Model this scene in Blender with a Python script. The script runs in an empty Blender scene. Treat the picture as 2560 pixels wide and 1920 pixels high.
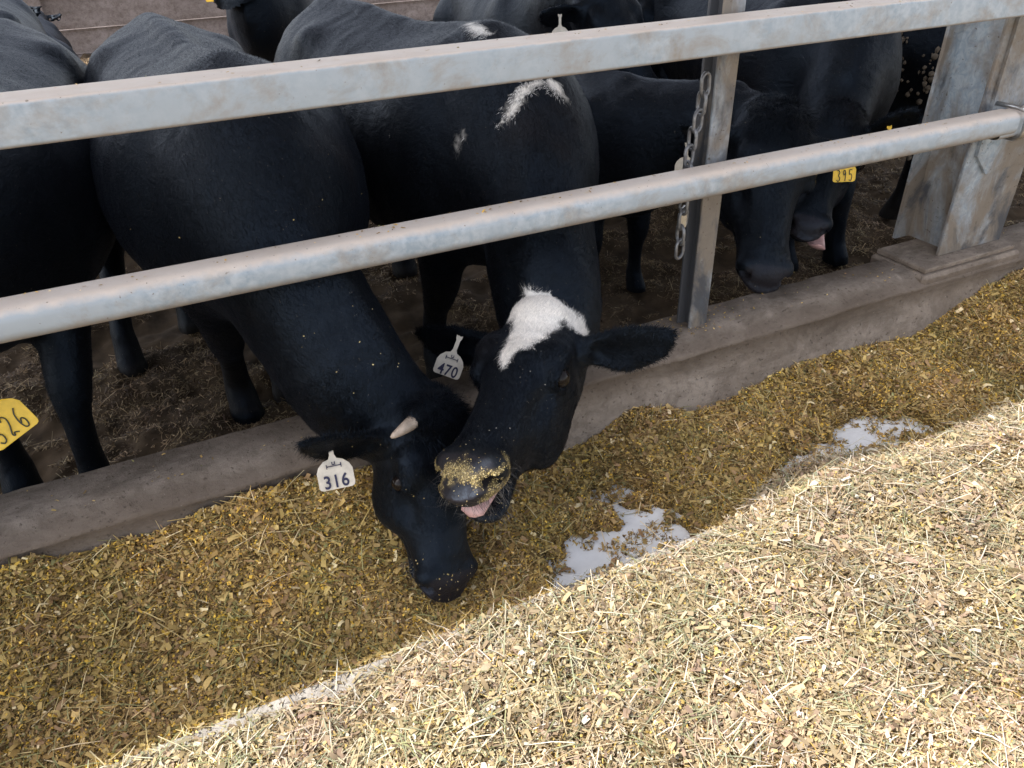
import bpy, math, random
import numpy as np
from mathutils import Matrix, Vector

random.seed(7)
RNG = np.random.default_rng(11)
S = bpy.context.scene

# ------------------------------------------------------------------ camera
# x runs along the fence, y away from the photographer into the pen, z up;
# the phone is at the origin, the feed alley 1.37 m below it.
FWD = np.array([0.3383019, 0.76724905, -0.54486762])
RGT = np.array([0.90621573, -0.42166952, -0.03111037])
DWN = np.array([-0.25362347, -0.48324291, -0.83794476])
cam_d = bpy.data.cameras.new('camera')
cam = bpy.data.objects.new('camera', cam_d)
S.collection.objects.link(cam)
cam.matrix_world = Matrix(((RGT[0], -DWN[0], -FWD[0], 0), (RGT[1], -DWN[1], -FWD[1], 0),
                           (RGT[2], -DWN[2], -FWD[2], 0), (0, 0, 0, 1)))
cam_d.sensor_fit = 'HORIZONTAL'
cam_d.sensor_width = 36.0
cam_d.lens = 26.353
cam_d.clip_start = 0.05
cam_d.clip_end = 2000
S.camera = cam

# ------------------------------------------------------------------ light
SUN_EL, SUN_AZ = math.radians(56), math.radians(171.4)   # azimuth of the sun measured from +x, counter-clockwise
W = bpy.data.worlds.new('World')
S.world = W
W.use_nodes = True
wn = W.node_tree
bg = wn.nodes['Background']
sky = wn.nodes.new('ShaderNodeTexSky')
sky.sky_type = 'NISHITA'
sky.sun_disc = False
sky.sun_elevation = SUN_EL
sky.sun_rotation = math.pi / 2 - SUN_AZ
sky.air_density = 1.0
sky.dust_density = 1.6
bw = wn.nodes.new('ShaderNodeRGBToBW')
wn.links.new(sky.outputs[0], bw.inputs[0])
cl = wn.nodes.new('ShaderNodeMix')                      # thin high cloud makes the blue paler
cl.data_type = 'RGBA'
cl.inputs[0].default_value = 0.62
warm = wn.nodes.new('ShaderNodeMix')
warm.data_type = 'RGBA'
warm.blend_type = 'MULTIPLY'
warm.inputs[0].default_value = 1.0
warm.inputs[7].default_value = (1.06, 1.0, 0.95, 1)
wn.links.new(bw.outputs[0], warm.inputs[6])
wn.links.new(sky.outputs[0], cl.inputs[6])
wn.links.new(warm.outputs[2], cl.inputs[7])
wn.links.new(cl.outputs[2], bg.inputs[0])
bg.inputs[1].default_value = 0.15
sun_d = bpy.data.lights.new('sun', 'SUN')
sun_d.energy = 2.3
sun_d.angle = math.radians(0.5)
sun_d.color = (1.0, 0.965, 0.92)
sun = bpy.data.objects.new('sun', sun_d)
S.collection.objects.link(sun)
to_sun = Vector((math.cos(SUN_EL) * math.cos(SUN_AZ), math.cos(SUN_EL) * math.sin(SUN_AZ), math.sin(SUN_EL)))
sun.rotation_euler = to_sun.to_track_quat('Z', 'Y').to_euler()
S.view_settings.view_transform = 'Standard'
S.view_settings.look = 'None'
S.view_settings.exposure = 1.6
S.view_settings.gamma = 1.0

# ------------------------------------------------------------------ helpers
Z_FLOOR, Z_ALLEY, Z_TROUGH, Z_KERB = -1.50, -1.37, -1.43, -1.13


def nrm(v):
    v = np.asarray(v, float)
    return v / (np.linalg.norm(v) + 1e-12)


def link(o, parent=None):
    S.collection.objects.link(o)
    if parent is not None:
        o.parent = parent
    return o


def tag(o, label=None, cat=None, group=None, kind=None):
    if label:
        o['label'] = label
    if cat:
        o['category'] = cat
    if group:
        o['group'] = group
    if kind:
        o['kind'] = kind
    return o


def empty(name, loc, yaw=0.0):
    o = bpy.data.objects.new(name, None)
    o.empty_display_size = 0.1
    o.location = loc
    o.rotation_euler = (0, 0, yaw)
    return link(o)


def fast_mesh(name, verts, faces, mat=None, parent=None, smooth=True, attrs=None, off=(0, 0, 0)):
    """verts (n,3); faces (m,4) or (m,3) array, or list of lists."""
    verts = np.asarray(verts, np.float32) - np.asarray(off, np.float32)
    me = bpy.data.meshes.new(name)
    if isinstance(faces, np.ndarray):
        m, k = faces.shape
        me.vertices.add(len(verts))
        me.vertices.foreach_set('co', verts.ravel())
        me.loops.add(m * k)
        me.loops.foreach_set('vertex_index', faces.astype(np.int32).ravel())
        me.polygons.add(m)
        me.polygons.foreach_set('loop_start', np.arange(0, m * k, k, dtype=np.int32))
        me.polygons.foreach_set('loop_total', np.full(m, k, np.int32))
        me.update(calc_edges=True)
    else:
        me.from_pydata([tuple(map(float, v)) for v in verts], [], [tuple(map(int, f)) for f in faces])
    if smooth:
        me.polygons.foreach_set('use_smooth', np.ones(len(me.polygons), bool))
    if attrs:
        for an, av in attrs.items():
            av = np.asarray(av, np.float32)
            if av.ndim == 2:
                if av.shape[1] == 3:
                    av = np.concatenate([av, np.ones((len(av), 1), np.float32)], 1)
                a = me.attributes.new(an, 'FLOAT_COLOR', 'POINT')
                a.data.foreach_set('color', np.ascontiguousarray(av).ravel())
            else:
                a = me.attributes.new(an, 'FLOAT', 'POINT')
                a.data.foreach_set('value', av)
    me.validate()
    if mat:
        me.materials.append(mat)
    o = bpy.data.objects.new(name, me)
    return link(o, parent)


class MB:
    """collects simple shapes into one mesh"""

    def __init__(self):
        self.v, self.f = [], []

    def add(self, vs, fs):
        b = len(self.v)
        self.v += [tuple(map(float, q)) for q in vs]
        self.f += [[b + i for i in q] for q in fs]

    def box(self, c, h, R=None, bev=0.0):
        c, h = np.array(c, float), np.array(h, float)
        if bev <= 0:
            P = [(x, y, z) for x in (-1, 1) for y in (-1, 1) for z in (-1, 1)]
            P = np.array(P) * h
            F = [(0, 1, 3, 2), (4, 6, 7, 5), (0, 4, 5, 1), (2, 3, 7, 6), (0, 2, 6, 4), (1, 5, 7, 3)]
            if R is not None:
                P = P @ np.array(R).T
            self.add(P + c, F)
            return
        # bevelled: three shells of the six faces
        P, idx = [], {}
        for x in (-1, 1):
            for y in (-1, 1):
                for z in (-1, 1):
                    for ax in range(3):
                        q = np.array([x, y, z]) * (h - bev)
                        q[ax] = (x, y, z)[ax] * h[ax]
                        idx[(x, y, z, ax)] = len(P)
                        P.append(q)
        F = []
        for ax in range(3):
            o1, o2 = [(1, 2), (2, 0), (0, 1)][ax]
            for s in (-1, 1):
                ring = []
                for a, b in ((-1, -1), (1, -1), (1, 1), (-1, 1)):
                    k = [0, 0, 0]
                    k[ax], k[o1], k[o2] = s, a, b
                    ring.append(idx[(*k, ax)])
                F.append(ring if s > 0 else ring[::-1])
            for a in (-1, 1):
                for b in (-1, 1):
                    k0, k1 = [0, 0, 0], [0, 0, 0]
                    k0[ax], k1[ax] = -1, 1
                    k0[o1] = k1[o1] = a
                    k0[o2] = k1[o2] = b
                    F.append([idx[(*k0, o1)], idx[(*k1, o1)], idx[(*k1, o2)], idx[(*k0, o2)]])
        for x in (-1, 1):
            for y in (-1, 1):
                for z in (-1, 1):
                    F.append([idx[(x, y, z, 0)], idx[(x, y, z, 1)], idx[(x, y, z, 2)]])
        P = np.array(P)
        if R is not None:
            P = P @ np.array(R).T
        self.add(P + c, F)

    def tube(self, pts, r, n=8, closed=False, caps=True):
        pts = [np.array(p, float) for p in pts]
        m = len(pts)
        rr = r if hasattr(r, '__len__') else [r] * m
        b = len(self.v)
        up = None
        for i, p in enumerate(pts):
            if closed:
                t = pts[(i + 1) % m] - pts[(i - 1) % m]
            else:
                t = pts[min(i + 1, m - 1)] - pts[max(i - 1, 0)]
            t = nrm(t)
            if up is None:
                up = nrm(np.cross(t, (0.31, 0.22, 0.92)) if abs(t[2]) < 0.9 else np.cross(t, (1, 0.1, 0)))
            up = nrm(up - t * (up @ t))
            sd = np.cross(t, up)
            for k in range(n):
                a = 2 * math.pi * k / n
                self.v.append(tuple(p + rr[i] * (math.cos(a) * up + math.sin(a) * sd)))
        for i in range(m if closed else m - 1):
            j = (i + 1) % m
            for k in range(n):
                k2 = (k + 1) % n
                self.f.append([b + i * n + k, b + i * n + k2, b + j * n + k2, b + j * n + k])
        if caps and not closed:
            self.f.append([b + k for k in range(n)][::-1])
            self.f.append([b + (m - 1) * n + k for k in range(n)])

    def build(self, name, mat, parent=None, smooth=False, off=(0, 0, 0), bevel=0.0):
        o = fast_mesh(name, np.array(self.v), self.f, mat, parent, smooth, off=off)
        import bmesh
        bm = bmesh.new()
        bm.from_mesh(o.data)
        bmesh.ops.recalc_face_normals(bm, faces=bm.faces)
        bm.to_mesh(o.data)
        bm.free()
        if bevel:
            md = o.modifiers.new('bevel', 'BEVEL')
            md.width = bevel
            md.segments = 2
            md.limit_method = 'ANGLE'
        return o


# lattice noise in numpy
_LAT = RNG.random((64, 64, 64)).astype(np.float32)


def vnoise(p, s):
    p = np.asarray(p, np.float32) / s + 100.37
    i = np.floor(p).astype(np.int32)
    f = p - i
    f = f * f * (3 - 2 * f)
    i0, i1 = i & 63, (i + 1) & 63
    r = 0
    for dx in (0, 1):
        wx = f[..., 0] if dx else 1 - f[..., 0]
        ix = (i1 if dx else i0)[..., 0]
        for dy in (0, 1):
            wy = f[..., 1] if dy else 1 - f[..., 1]
            iy = (i1 if dy else i0)[..., 1]
            for dz in (0, 1):
                wz = f[..., 2] if dz else 1 - f[..., 2]
                iz = (i1 if dz else i0)[..., 2]
                r = r + wx * wy * wz * _LAT[ix, iy, iz]
    return r - 0.5


def fbm(p, s, o=3):
    r, a = 0, 1.0
    for k in range(o):
        r = r + a * vnoise(p, s / 2.03 ** k)
        a *= 0.5
    return r


def noise2(x, y, s, o=3, seed=0.0):
    return fbm(np.stack([x, y, np.full_like(x, seed)], -1), s, o)


def sstep(a, b, x):
    t = np.clip((x - a) / (b - a), 0, 1)
    return t * t * (3 - 2 * t)


# ------------------------------------------------------------------ materials
class N:
    def __init__(self, name):
        self.m = bpy.data.materials.new(name)
        self.m.use_nodes = True
        self.t = self.m.node_tree
        self.b = self.t.nodes['Principled BSDF']

    def n(self, typ, **kw):
        x = self.t.nodes.new('ShaderNode' + typ)
        for k, v in kw.items():
            if k.startswith('i_'):
                key = k[2:]
                x.inputs[int(key) if key.isdigit() else key.replace('_', ' ')].default_value = v
            else:
                setattr(x, k, v)
        return x

    def l(self, a, b):
        self.t.links.new(a, b)

    def coord(self, kind='Object', scale=None):
        c = self.n('TexCoord')
        if scale is None:
            return c.outputs[kind]
        mp = self.n('Mapping')
        mp.inputs['Scale'].default_value = scale
        self.l(c.outputs[kind], mp.inputs[0])
        return mp.outputs[0]

    def noise(self, vec, scale, detail=6, rough=0.6, dist=0.0):
        x = self.n('TexNoise')
        x.inputs['Scale'].default_value = scale
        x.inputs['Detail'].default_value = detail
        x.inputs['Roughness'].default_value = rough
        x.inputs['Distortion'].default_value = dist
        self.l(vec, x.inputs['Vector'])
        return x.outputs['Fac']

    def ramp(self, fac, stops, interp='LINEAR'):
        x = self.n('ValToRGB')
        x.color_ramp.interpolation = interp
        e = x.color_ramp.elements
        while len(e) < len(stops):
            e.new(0.5)
        for k, (p, c) in enumerate(stops):
            e[k].position = p
            e[k].color = (c, c, c, 1) if not hasattr(c, '__len__') else (*c, 1)
        self.l(fac, x.inputs[0])
        return x.outputs[0]

    def mix(self, fac, a, b, mode='MIX'):
        x = self.n('Mix', data_type='RGBA', blend_type=mode)
        for s, v in ((0, fac), (6, a), (7, b)):
            if hasattr(v, 'is_linked') or hasattr(v, 'links'):
                self.l(v, x.inputs[s])
            else:
                x.inputs[s].default_value = v if s == 0 else (*v, 1)
        return x.outputs[2]

    def math(self, op, a, b=None):
        x = self.n('Math', operation=op)
        for s, v in ((0, a), (1, b)):
            if v is None:
                continue
            if hasattr(v, 'links'):
                self.l(v, x.inputs[s])
            else:
                x.inputs[s].default_value = v
        return x.outputs[0]

    def bump(self, h, strength=0.3, dist=0.01):
        x = self.n('Bump')
        x.inputs['Strength'].default_value = strength
        x.inputs['Distance'].default_value = dist
        self.l(h, x.inputs['Height'])
        self.l(x.outputs[0], self.b.inputs['Normal'])

    def set(self, **kw):
        for k, v in kw.items():
            k = k.replace('_', ' ')
            if hasattr(v, 'links'):
                self.l(v, self.b.inputs[k])
            else:
                self.b.inputs[k].default_value = (*v, 1) if hasattr(v, '__len__') else v
        return self.m

    def attr(self, name, out='Color'):
        x = self.n('Attribute', attribute_name=name)
        return x.outputs[out]


def m_plain(name, col, rough=0.6, metal=0.0, var=0.25, scale=40, spec=0.5, bump=0.0):
    k = N(name)
    v = k.coord()
    f = k.noise(v, scale, 5)
    c = k.mix(k.ramp(f, [(0.3, 0), (0.7, 1)]), tuple(np.array(col) * (1 - var)), tuple(np.minimum(np.array(col) * (1 + var), 1)))
    if bump:
        k.bump(f, bump, 0.004)
    return k.set(Base_Color=c, Roughness=rough, Metallic=metal, Specular_IOR_Level=spec)


def m_galv(name='galvanised_steel', tint=(1, 1, 1), dirt=1.0):
    k = N(name)
    v = k.coord()
    big = k.noise(v, 3.0, 5)
    sp = k.n('TexVoronoi', feature='F1')
    sp.inputs['Scale'].default_value = 55
    k.l(v, sp.inputs['Vector'])
    spang = k.noise(v, 46, 4, 0.6, 0.25)
    c1 = k.mix(k.ramp(spang, [(0.35, 0), (0.65, 1)]), (0.31 * tint[0], 0.365 * tint[1], 0.41 * tint[2]), (0.45 * tint[0], 0.49 * tint[1], 0.52 * tint[2]))
    c1 = k.mix(k.ramp(big, [(0.4, 0), (0.62, 1)]), c1, (0.38 * tint[0], 0.42 * tint[1], 0.45 * tint[2]))
    vs = k.coord('Object', (2.2, 3, 3))
    dn = k.noise(vs, 3.0, 8, 0.7, 0.4)
    df = k.ramp(dn, [(0.48, 0), (0.72, 0.8 * dirt)])
    c2 = k.mix(df, c1, (0.30, 0.235, 0.165))
    # dust lying on the upper faces
    g = k.n('NewGeometry')
    sx = k.n('SeparateXYZ')
    k.l(g.outputs['Normal'], sx.inputs[0])
    topn = k.math('ADD', sx.outputs[2], k.math('MULTIPLY', k.math('SUBTRACT', k.noise(v, 22, 6, 0.7), 0.5), 0.8))
    top = k.ramp(topn, [(0.35, 0), (0.85, 0.9)])
    c3 = k.mix(top, c2, k.mix(k.noise(v, 9, 6, 0.7), (0.62, 0.50, 0.40), (0.80, 0.71, 0.62)))
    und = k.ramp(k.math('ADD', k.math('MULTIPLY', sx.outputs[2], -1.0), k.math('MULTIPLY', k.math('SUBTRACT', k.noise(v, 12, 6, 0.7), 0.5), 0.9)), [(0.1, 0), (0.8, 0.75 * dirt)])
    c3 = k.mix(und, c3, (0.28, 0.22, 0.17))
    spk = k.ramp(k.noise(v, 120, 2, 0.5), [(0.70, 0), (0.76, 0.7)])
    c4 = k.mix(spk, c3, (0.18, 0.13, 0.09))
    k.bump(k.noise(v, 60, 6, 0.65), 0.25, 0.002)
    return k.set(Base_Color=c4, Metallic=0.12, Roughness=k.ramp(dn, [(0.3, 0.45), (0.7, 0.8)]), Specular_IOR_Level=0.45)


def m_column(name, low, dk=0.57):
    """muddy galvanised upright: brown film with bare bluish and dark rubbed patches, muddier towards the foot"""
    k = N(name)
    v = k.coord()
    sp = k.noise(v, 34, 3, 0.5, 1.5)
    c = k.mix(k.ramp(sp, [(0.35, 0), (0.65, 1)]), (0.27, 0.33, 0.39), (0.40, 0.45, 0.49))
    sx = k.n('SeparateXYZ')
    k.l(v, sx.inputs[0])
    hgt = k.ramp(k.math('ADD', k.math('MULTIPLY', sx.outputs[2], -0.55), low), [(0.0, 0), (1.0, 1)])
    f = k.noise(k.coord('Object', (1.6, 1.6, 1.0)), 3.2, 9, 0.62, 0.5)
    mud = k.ramp(k.math('ADD', f, k.math('MULTIPLY', hgt, 0.26)), [(0.44, 0), (0.62, 0.92)])
    c = k.mix(mud, c, k.mix(k.noise(v, 18, 6, 0.7), (0.15, 0.115, 0.083), (0.25, 0.205, 0.155)))
    g = k.noise(k.coord('Object', (1.7, 1.7, 0.9)), 4.1, 9, 0.66, 0.4)
    dark = k.ramp(k.math('ADD', g, k.math('MULTIPLY', hgt, 0.12)), [(dk, 0), (dk + 0.12, 0.88)])
    c = k.mix(dark, c, (0.055, 0.062, 0.075))
    c = k.mix(k.ramp(k.noise(v, 90, 2, 0.5), [(0.68, 0), (0.74, 0.8)]), c, (0.09, 0.065, 0.045))
    k.bump(k.noise(v, 60, 6, 0.65), 0.35, 0.002)
    return k.set(Base_Color=c, Metallic=0.08, Roughness=0.62, Specular_IOR_Level=0.4)


def m_concrete(name, a, b, scale=6, stain=(0.10, 0.075, 0.05), amount=0.7, band=False):
    k = N(name)
    v = k.coord()
    f = k.noise(v, scale, 9, 0.65, 0.3)
    c = k.mix(k.ramp(f, [(0.35, 0), (0.68, 1)]), a, b)
    s = k.ramp(k.noise(k.coord('Object', (1.0, 1.6, 2.4)), 3.2, 9, 0.72, 0.6), [(0.48, 0), (0.70, amount)])
    c = k.mix(s, c, stain)
    pit = k.ramp(k.noise(v, 85, 3, 0.6), [(0.30, 1), (0.38, 0)])
    c = k.mix(k.math('MULTIPLY', pit, 0.6), c, (0.04, 0.03, 0.022))
    pale = k.ramp(k.noise(v, 150, 2, 0.5), [(0.70, 0), (0.76, 0.7)])
    c = k.mix(pale, c, (0.5, 0.43, 0.33))
    blot = k.ramp(k.noise(v, 19, 9, 0.75, 0.4), [(0.46, 0), (0.64, 0.55)])
    c = k.mix(blot, c, (0.13, 0.10, 0.078))
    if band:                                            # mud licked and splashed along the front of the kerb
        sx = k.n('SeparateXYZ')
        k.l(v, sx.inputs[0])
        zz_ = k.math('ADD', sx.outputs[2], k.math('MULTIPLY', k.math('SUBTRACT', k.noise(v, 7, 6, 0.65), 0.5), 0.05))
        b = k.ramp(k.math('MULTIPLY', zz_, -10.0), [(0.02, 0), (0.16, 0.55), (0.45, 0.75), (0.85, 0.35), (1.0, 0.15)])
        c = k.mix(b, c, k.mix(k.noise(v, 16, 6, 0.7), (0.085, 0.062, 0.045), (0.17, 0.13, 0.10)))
    k.bump(k.math('ADD', k.noise(v, 30, 8, 0.7), k.math('ADD', k.math('MULTIPLY', pit, -0.4), k.math('MULTIPLY', blot, -0.3))), 0.7, 0.008)
    return k.set(Base_Color=c, Roughness=0.9, Specular_IOR_Level=0.25)


def m_vcol(name, attr, rough=0.7, spec=0.3, trans=0.0):
    k = N(name)
    return k.set(Base_Color=k.attr(attr), Roughness=rough, Specular_IOR_Level=spec)


def m_coat(name='black_coat'):
    k = N(name)
    col = k.attr('coat')
    v = k.coord('Object', (14, 40, 40))
    strand = k.noise(v, 6, 5, 0.65, 0.6)
    c = k.mix(k.ramp(strand, [(0.3, 0.0), (0.75, 0.45)]), col, (0.5, 0.5, 0.5), 'OVERLAY')
    dust = k.ramp(k.noise(k.coord(), 170, 2, 0.5), [(0.725, 0), (0.755, 0.32)])
    c = k.mix(k.math('MULTIPLY', dust, 0.6), c, (0.45, 0.38, 0.28))
    wet = k.attr('bare', 'Fac')
    vb = k.coord('Object', (5, 9, 9))
    h = k.math('ADD', k.math('MULTIPLY', k.noise(vb, 3.2, 3, 0.5, 0.8), 1.2), k.math('MULTIPLY', strand, 0.35))
    k.bump(h, 0.30, 0.012)
    rough = k.math('SUBTRACT', k.ramp(strand, [(0.3, 0.44), (0.7, 0.60)]), k.math('MULTIPLY', wet, 0.05))
    k.b.inputs['Sheen Weight'].default_value = 0.02
    k.b.inputs['Specular Tint'].default_value = (0.52, 0.72, 1.0, 1)
    k.b.inputs['Sheen Roughness'].default_value = 0.45
    k.b.inputs['Sheen Tint'].default_value = (0.55, 0.68, 1.0, 1)
    return k.set(Base_Color=c, Roughness=rough, Specular_IOR_Level=0.27)


M = {}
M['galv'] = m_galv()
M['galv_dark'] = m_galv('weathered_steel', (0.72, 0.76, 0.82), 1.2)
M['col'] = m_column('column_steel', 0.48)
M['post'] = m_column('post_steel', 0.72, 0.52)
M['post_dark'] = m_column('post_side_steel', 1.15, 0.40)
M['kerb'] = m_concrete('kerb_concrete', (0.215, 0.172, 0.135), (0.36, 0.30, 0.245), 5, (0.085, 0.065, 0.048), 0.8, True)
M['lip'] = m_concrete('alley_concrete', (0.36, 0.33, 0.29), (0.48, 0.45, 0.40), 8, amount=0.3)
M['wall'] = m_concrete('wall_boards', (0.27, 0.225, 0.205), (0.40, 0.34, 0.315), 2.0, (0.15, 0.115, 0.10), 0.6)
M['white'] = m_plain('trough_liner', (0.80, 0.80, 0.79), 0.5, var=0.09, scale=14, bump=0.1)
M['soil'] = m_plain('bedding_soil', (0.095, 0.068, 0.043), 0.95, var=0.5, scale=9, spec=0.2, bump=0.5)
M['feedbase'] = m_plain('feed_mass', (0.17, 0.115, 0.045), 0.95, var=0.5, scale=60, spec=0.15, bump=0.6)
M['feed'] = m_vcol('feed_pieces', 'tone', 0.62, 0.3)
M['coat'] = m_coat()
M['eye'] = m_plain('eye_gloss', (0.010, 0.007, 0.006), 0.10, var=0.2, spec=0.22)
M['tongue'] = m_plain('tongue_skin', (0.56, 0.34, 0.32), 0.35, var=0.2, scale=60, bump=0.2)
M['chain'] = m_plain('chain_steel', (0.21, 0.21, 0.215), 0.45, 0.6, var=0.4, scale=60, bump=0.2)
M['clip'] = m_plain('clip_steel', (0.5, 0.5, 0.5), 0.3, 0.9, var=0.2, scale=60)
M['tagw'] = m_plain('white_tag_plastic', (0.62, 0.56, 0.46), 0.45, var=0.16, scale=45)
M['tagy'] = m_plain('yellow_tag_plastic', (0.80, 0.52, 0.045), 0.45, var=0.14, scale=45)
M['ink'] = m_plain('ink', (0.02, 0.02, 0.06), 0.6, var=0.2)
M['inkb'] = m_plain('marker_ink', (0.05, 0.05, 0.03), 0.6, var=0.2)
M['horn'] = m_plain('horn_keratin', (0.34, 0.27, 0.21), 0.5, var=0.45, scale=45, bump=0.3)
M['clod'] = m_plain('dried_mud', (0.13, 0.105, 0.078), 0.95, var=0.4, scale=30, bump=0.5)
M['roof'] = m_plain('roof_sheet', (0.55, 0.57, 0.6), 0.5, 0.3, var=0.1, scale=2)

# ------------------------------------------------------------------ implicit surfaces (for the animals)
BIG = np.float32(1.0)


class Field:
    def __init__(self, lo, hi, h):
        self.o = np.array(lo, np.float64)
        self.h = h
        self.n = np.ceil((np.array(hi) - self.o) / h).astype(int) + 1
        self.v = np.full(self.n, BIG, np.float32)

    def sub(self, lo, hi):
        a = np.maximum(np.floor((np.array(lo) - self.o) / self.h).astype(int), 0)
        b = np.minimum(np.ceil((np.array(hi) - self.o) / self.h).astype(int) + 1, self.n)
        if np.any(b <= a):
            return None
        ax = [(self.o[i] + self.h * np.arange(a[i], b[i])).astype(np.float32) for i in range(3)]
        return tuple(slice(a[i], b[i]) for i in range(3)), np.meshgrid(*ax, indexing='ij', sparse=True)


def smin(a, b, k):
    if k <= 0:
        return np.minimum(a, b)
    h = np.maximum(k - np.abs(a - b), 0) / k
    return np.minimum(a, b) - h * h * h * (k / 6.0)


def smax(a, b, k):
    return -smin(-a, -b, k)


def ell_d(x, y, z, rx, ry, rz):
    k0 = np.sqrt((x / rx) ** 2 + (y / ry) ** 2 + (z / rz) ** 2) + 1e-6
    k1 = np.sqrt((x / rx ** 2) ** 2 + (y / ry ** 2) ** 2 + (z / rz ** 2) ** 2) + 1e-6
    return k0 * (k0 - 1.0) / k1


def put(F, sl, d, k, op):
    if op == 'add':
        F.v[sl] = smin(F.v[sl], d, k)
    else:
        F.v[sl] = smax(F.v[sl], -d, k)


def ball(F, c, r, k=0.03, R=None, op='add'):
    """ellipsoid; r scalar or 3, R rows = its axes"""
    r = np.array(r, float) if hasattr(r, '__len__') else np.array([r] * 3, float)
    c = np.array(c, float)
    m = r.max() + k + 3 * F.h
    s = F.sub(c - m, c + m)
    if s is None:
        return
    sl, (X, Y, Z) = s
    X, Y, Z = X - c[0], Y - c[1], Z - c[2]
    if R is None:
        R = np.eye(3)
    x = R[0][0] * X + R[0][1] * Y + R[0][2] * Z
    y = R[1][0] * X + R[1][1] * Y + R[1][2] * Z
    z = R[2][0] * X + R[2][1] * Y + R[2][2] * Z
    put(F, sl, ell_d(x, y, z, *r).astype(np.float32), k, op)


def chain(F, st, k=0.03, op='add', sub=4):
    """st: list of (centre, side axis, up axis, w, hu, hd); a smooth tube with an egg-shaped section."""
    C = np.array([s[0] for s in st], float)
    SD = np.array([nrm(s[1]) for s in st])
    UP = np.array([nrm(s[2]) for s in st])
    D = np.array([[s[3], s[4], s[5]] for s in st], float)
    A = np.concatenate([C, SD, UP, D], 1)
    n = len(A)
    out = []
    for i in range(n - 1):                      # Catmull-Rom resampling
        p0, p1, p2, p3 = A[max(i - 1, 0)], A[i], A[i + 1], A[min(i + 2, n - 1)]
        for j in range(sub):
            t = j / sub
            out.append(0.5 * ((2 * p1) + (-p0 + p2) * t + (2 * p0 - 5 * p1 + 4 * p2 - p3) * t * t + (-p0 + 3 * p1 - 3 * p2 + p3) * t ** 3))
    out.append(A[-1])
    A = np.array(out)
    A[:, 9:] = np.maximum(A[:, 9:], 0.002)
    rm = A[:, 9:].max() + k + 3 * F.h
    s = F.sub(A[:, :3].min(0) - rm, A[:, :3].max(0) + rm)
    if s is None:
        return
    sl, (X, Y, Z) = s
    o0 = [q.start for q in sl]
    T = np.full([q.stop - q.start for q in sl], BIG, np.float32)
    for a, b in zip(A[:-1], A[1:]):
        m = max(a[9:].max(), b[9:].max()) + k + 3 * F.h
        q = F.sub(np.minimum(a[:3], b[:3]) - m, np.maximum(a[:3], b[:3]) + m)
        if q is None:
            continue
        s2, (x, y, z) = q
        tl = tuple(slice(s2[i].start - o0[i], s2[i].stop - o0[i]) for i in range(3))
        ab = b[:3] - a[:3]
        L2 = ab @ ab + 1e-12
        x, y, z = x - a[0], y - a[1], z - a[2]
        t = np.clip((x * ab[0] + y * ab[1] + z * ab[2]) / L2, 0, 1)
        side, up = nrm(a[3:6] + b[3:6]), nrm(a[6:9] + b[6:9])
        tg = ab / math.sqrt(L2)
        side = nrm(side - tg * (side @ tg))
        up = nrm(np.cross(tg, side)) * np.sign(np.cross(tg, side) @ up)
        X1, Y1, Z1 = x - t * ab[0], y - t * ab[1], z - t * ab[2]
        u = X1 * side[0] + Y1 * side[1] + Z1 * side[2]
        v = X1 * up[0] + Y1 * up[1] + Z1 * up[2]
        w_ = X1 * tg[0] + Y1 * tg[1] + Z1 * tg[2]
        rw = a[9] + t * (b[9] - a[9])
        hu = a[10] + t * (b[10] - a[10])
        hd = a[11] + t * (b[11] - a[11])
        hv = np.where(v > 0, hu, hd)
        d = ell_d(u, v, w_, rw, hv, np.minimum(rw, hv))
        T[tl] = np.minimum(T[tl], d.astype(np.float32))
    put(F, sl, T, k, op)


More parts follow.
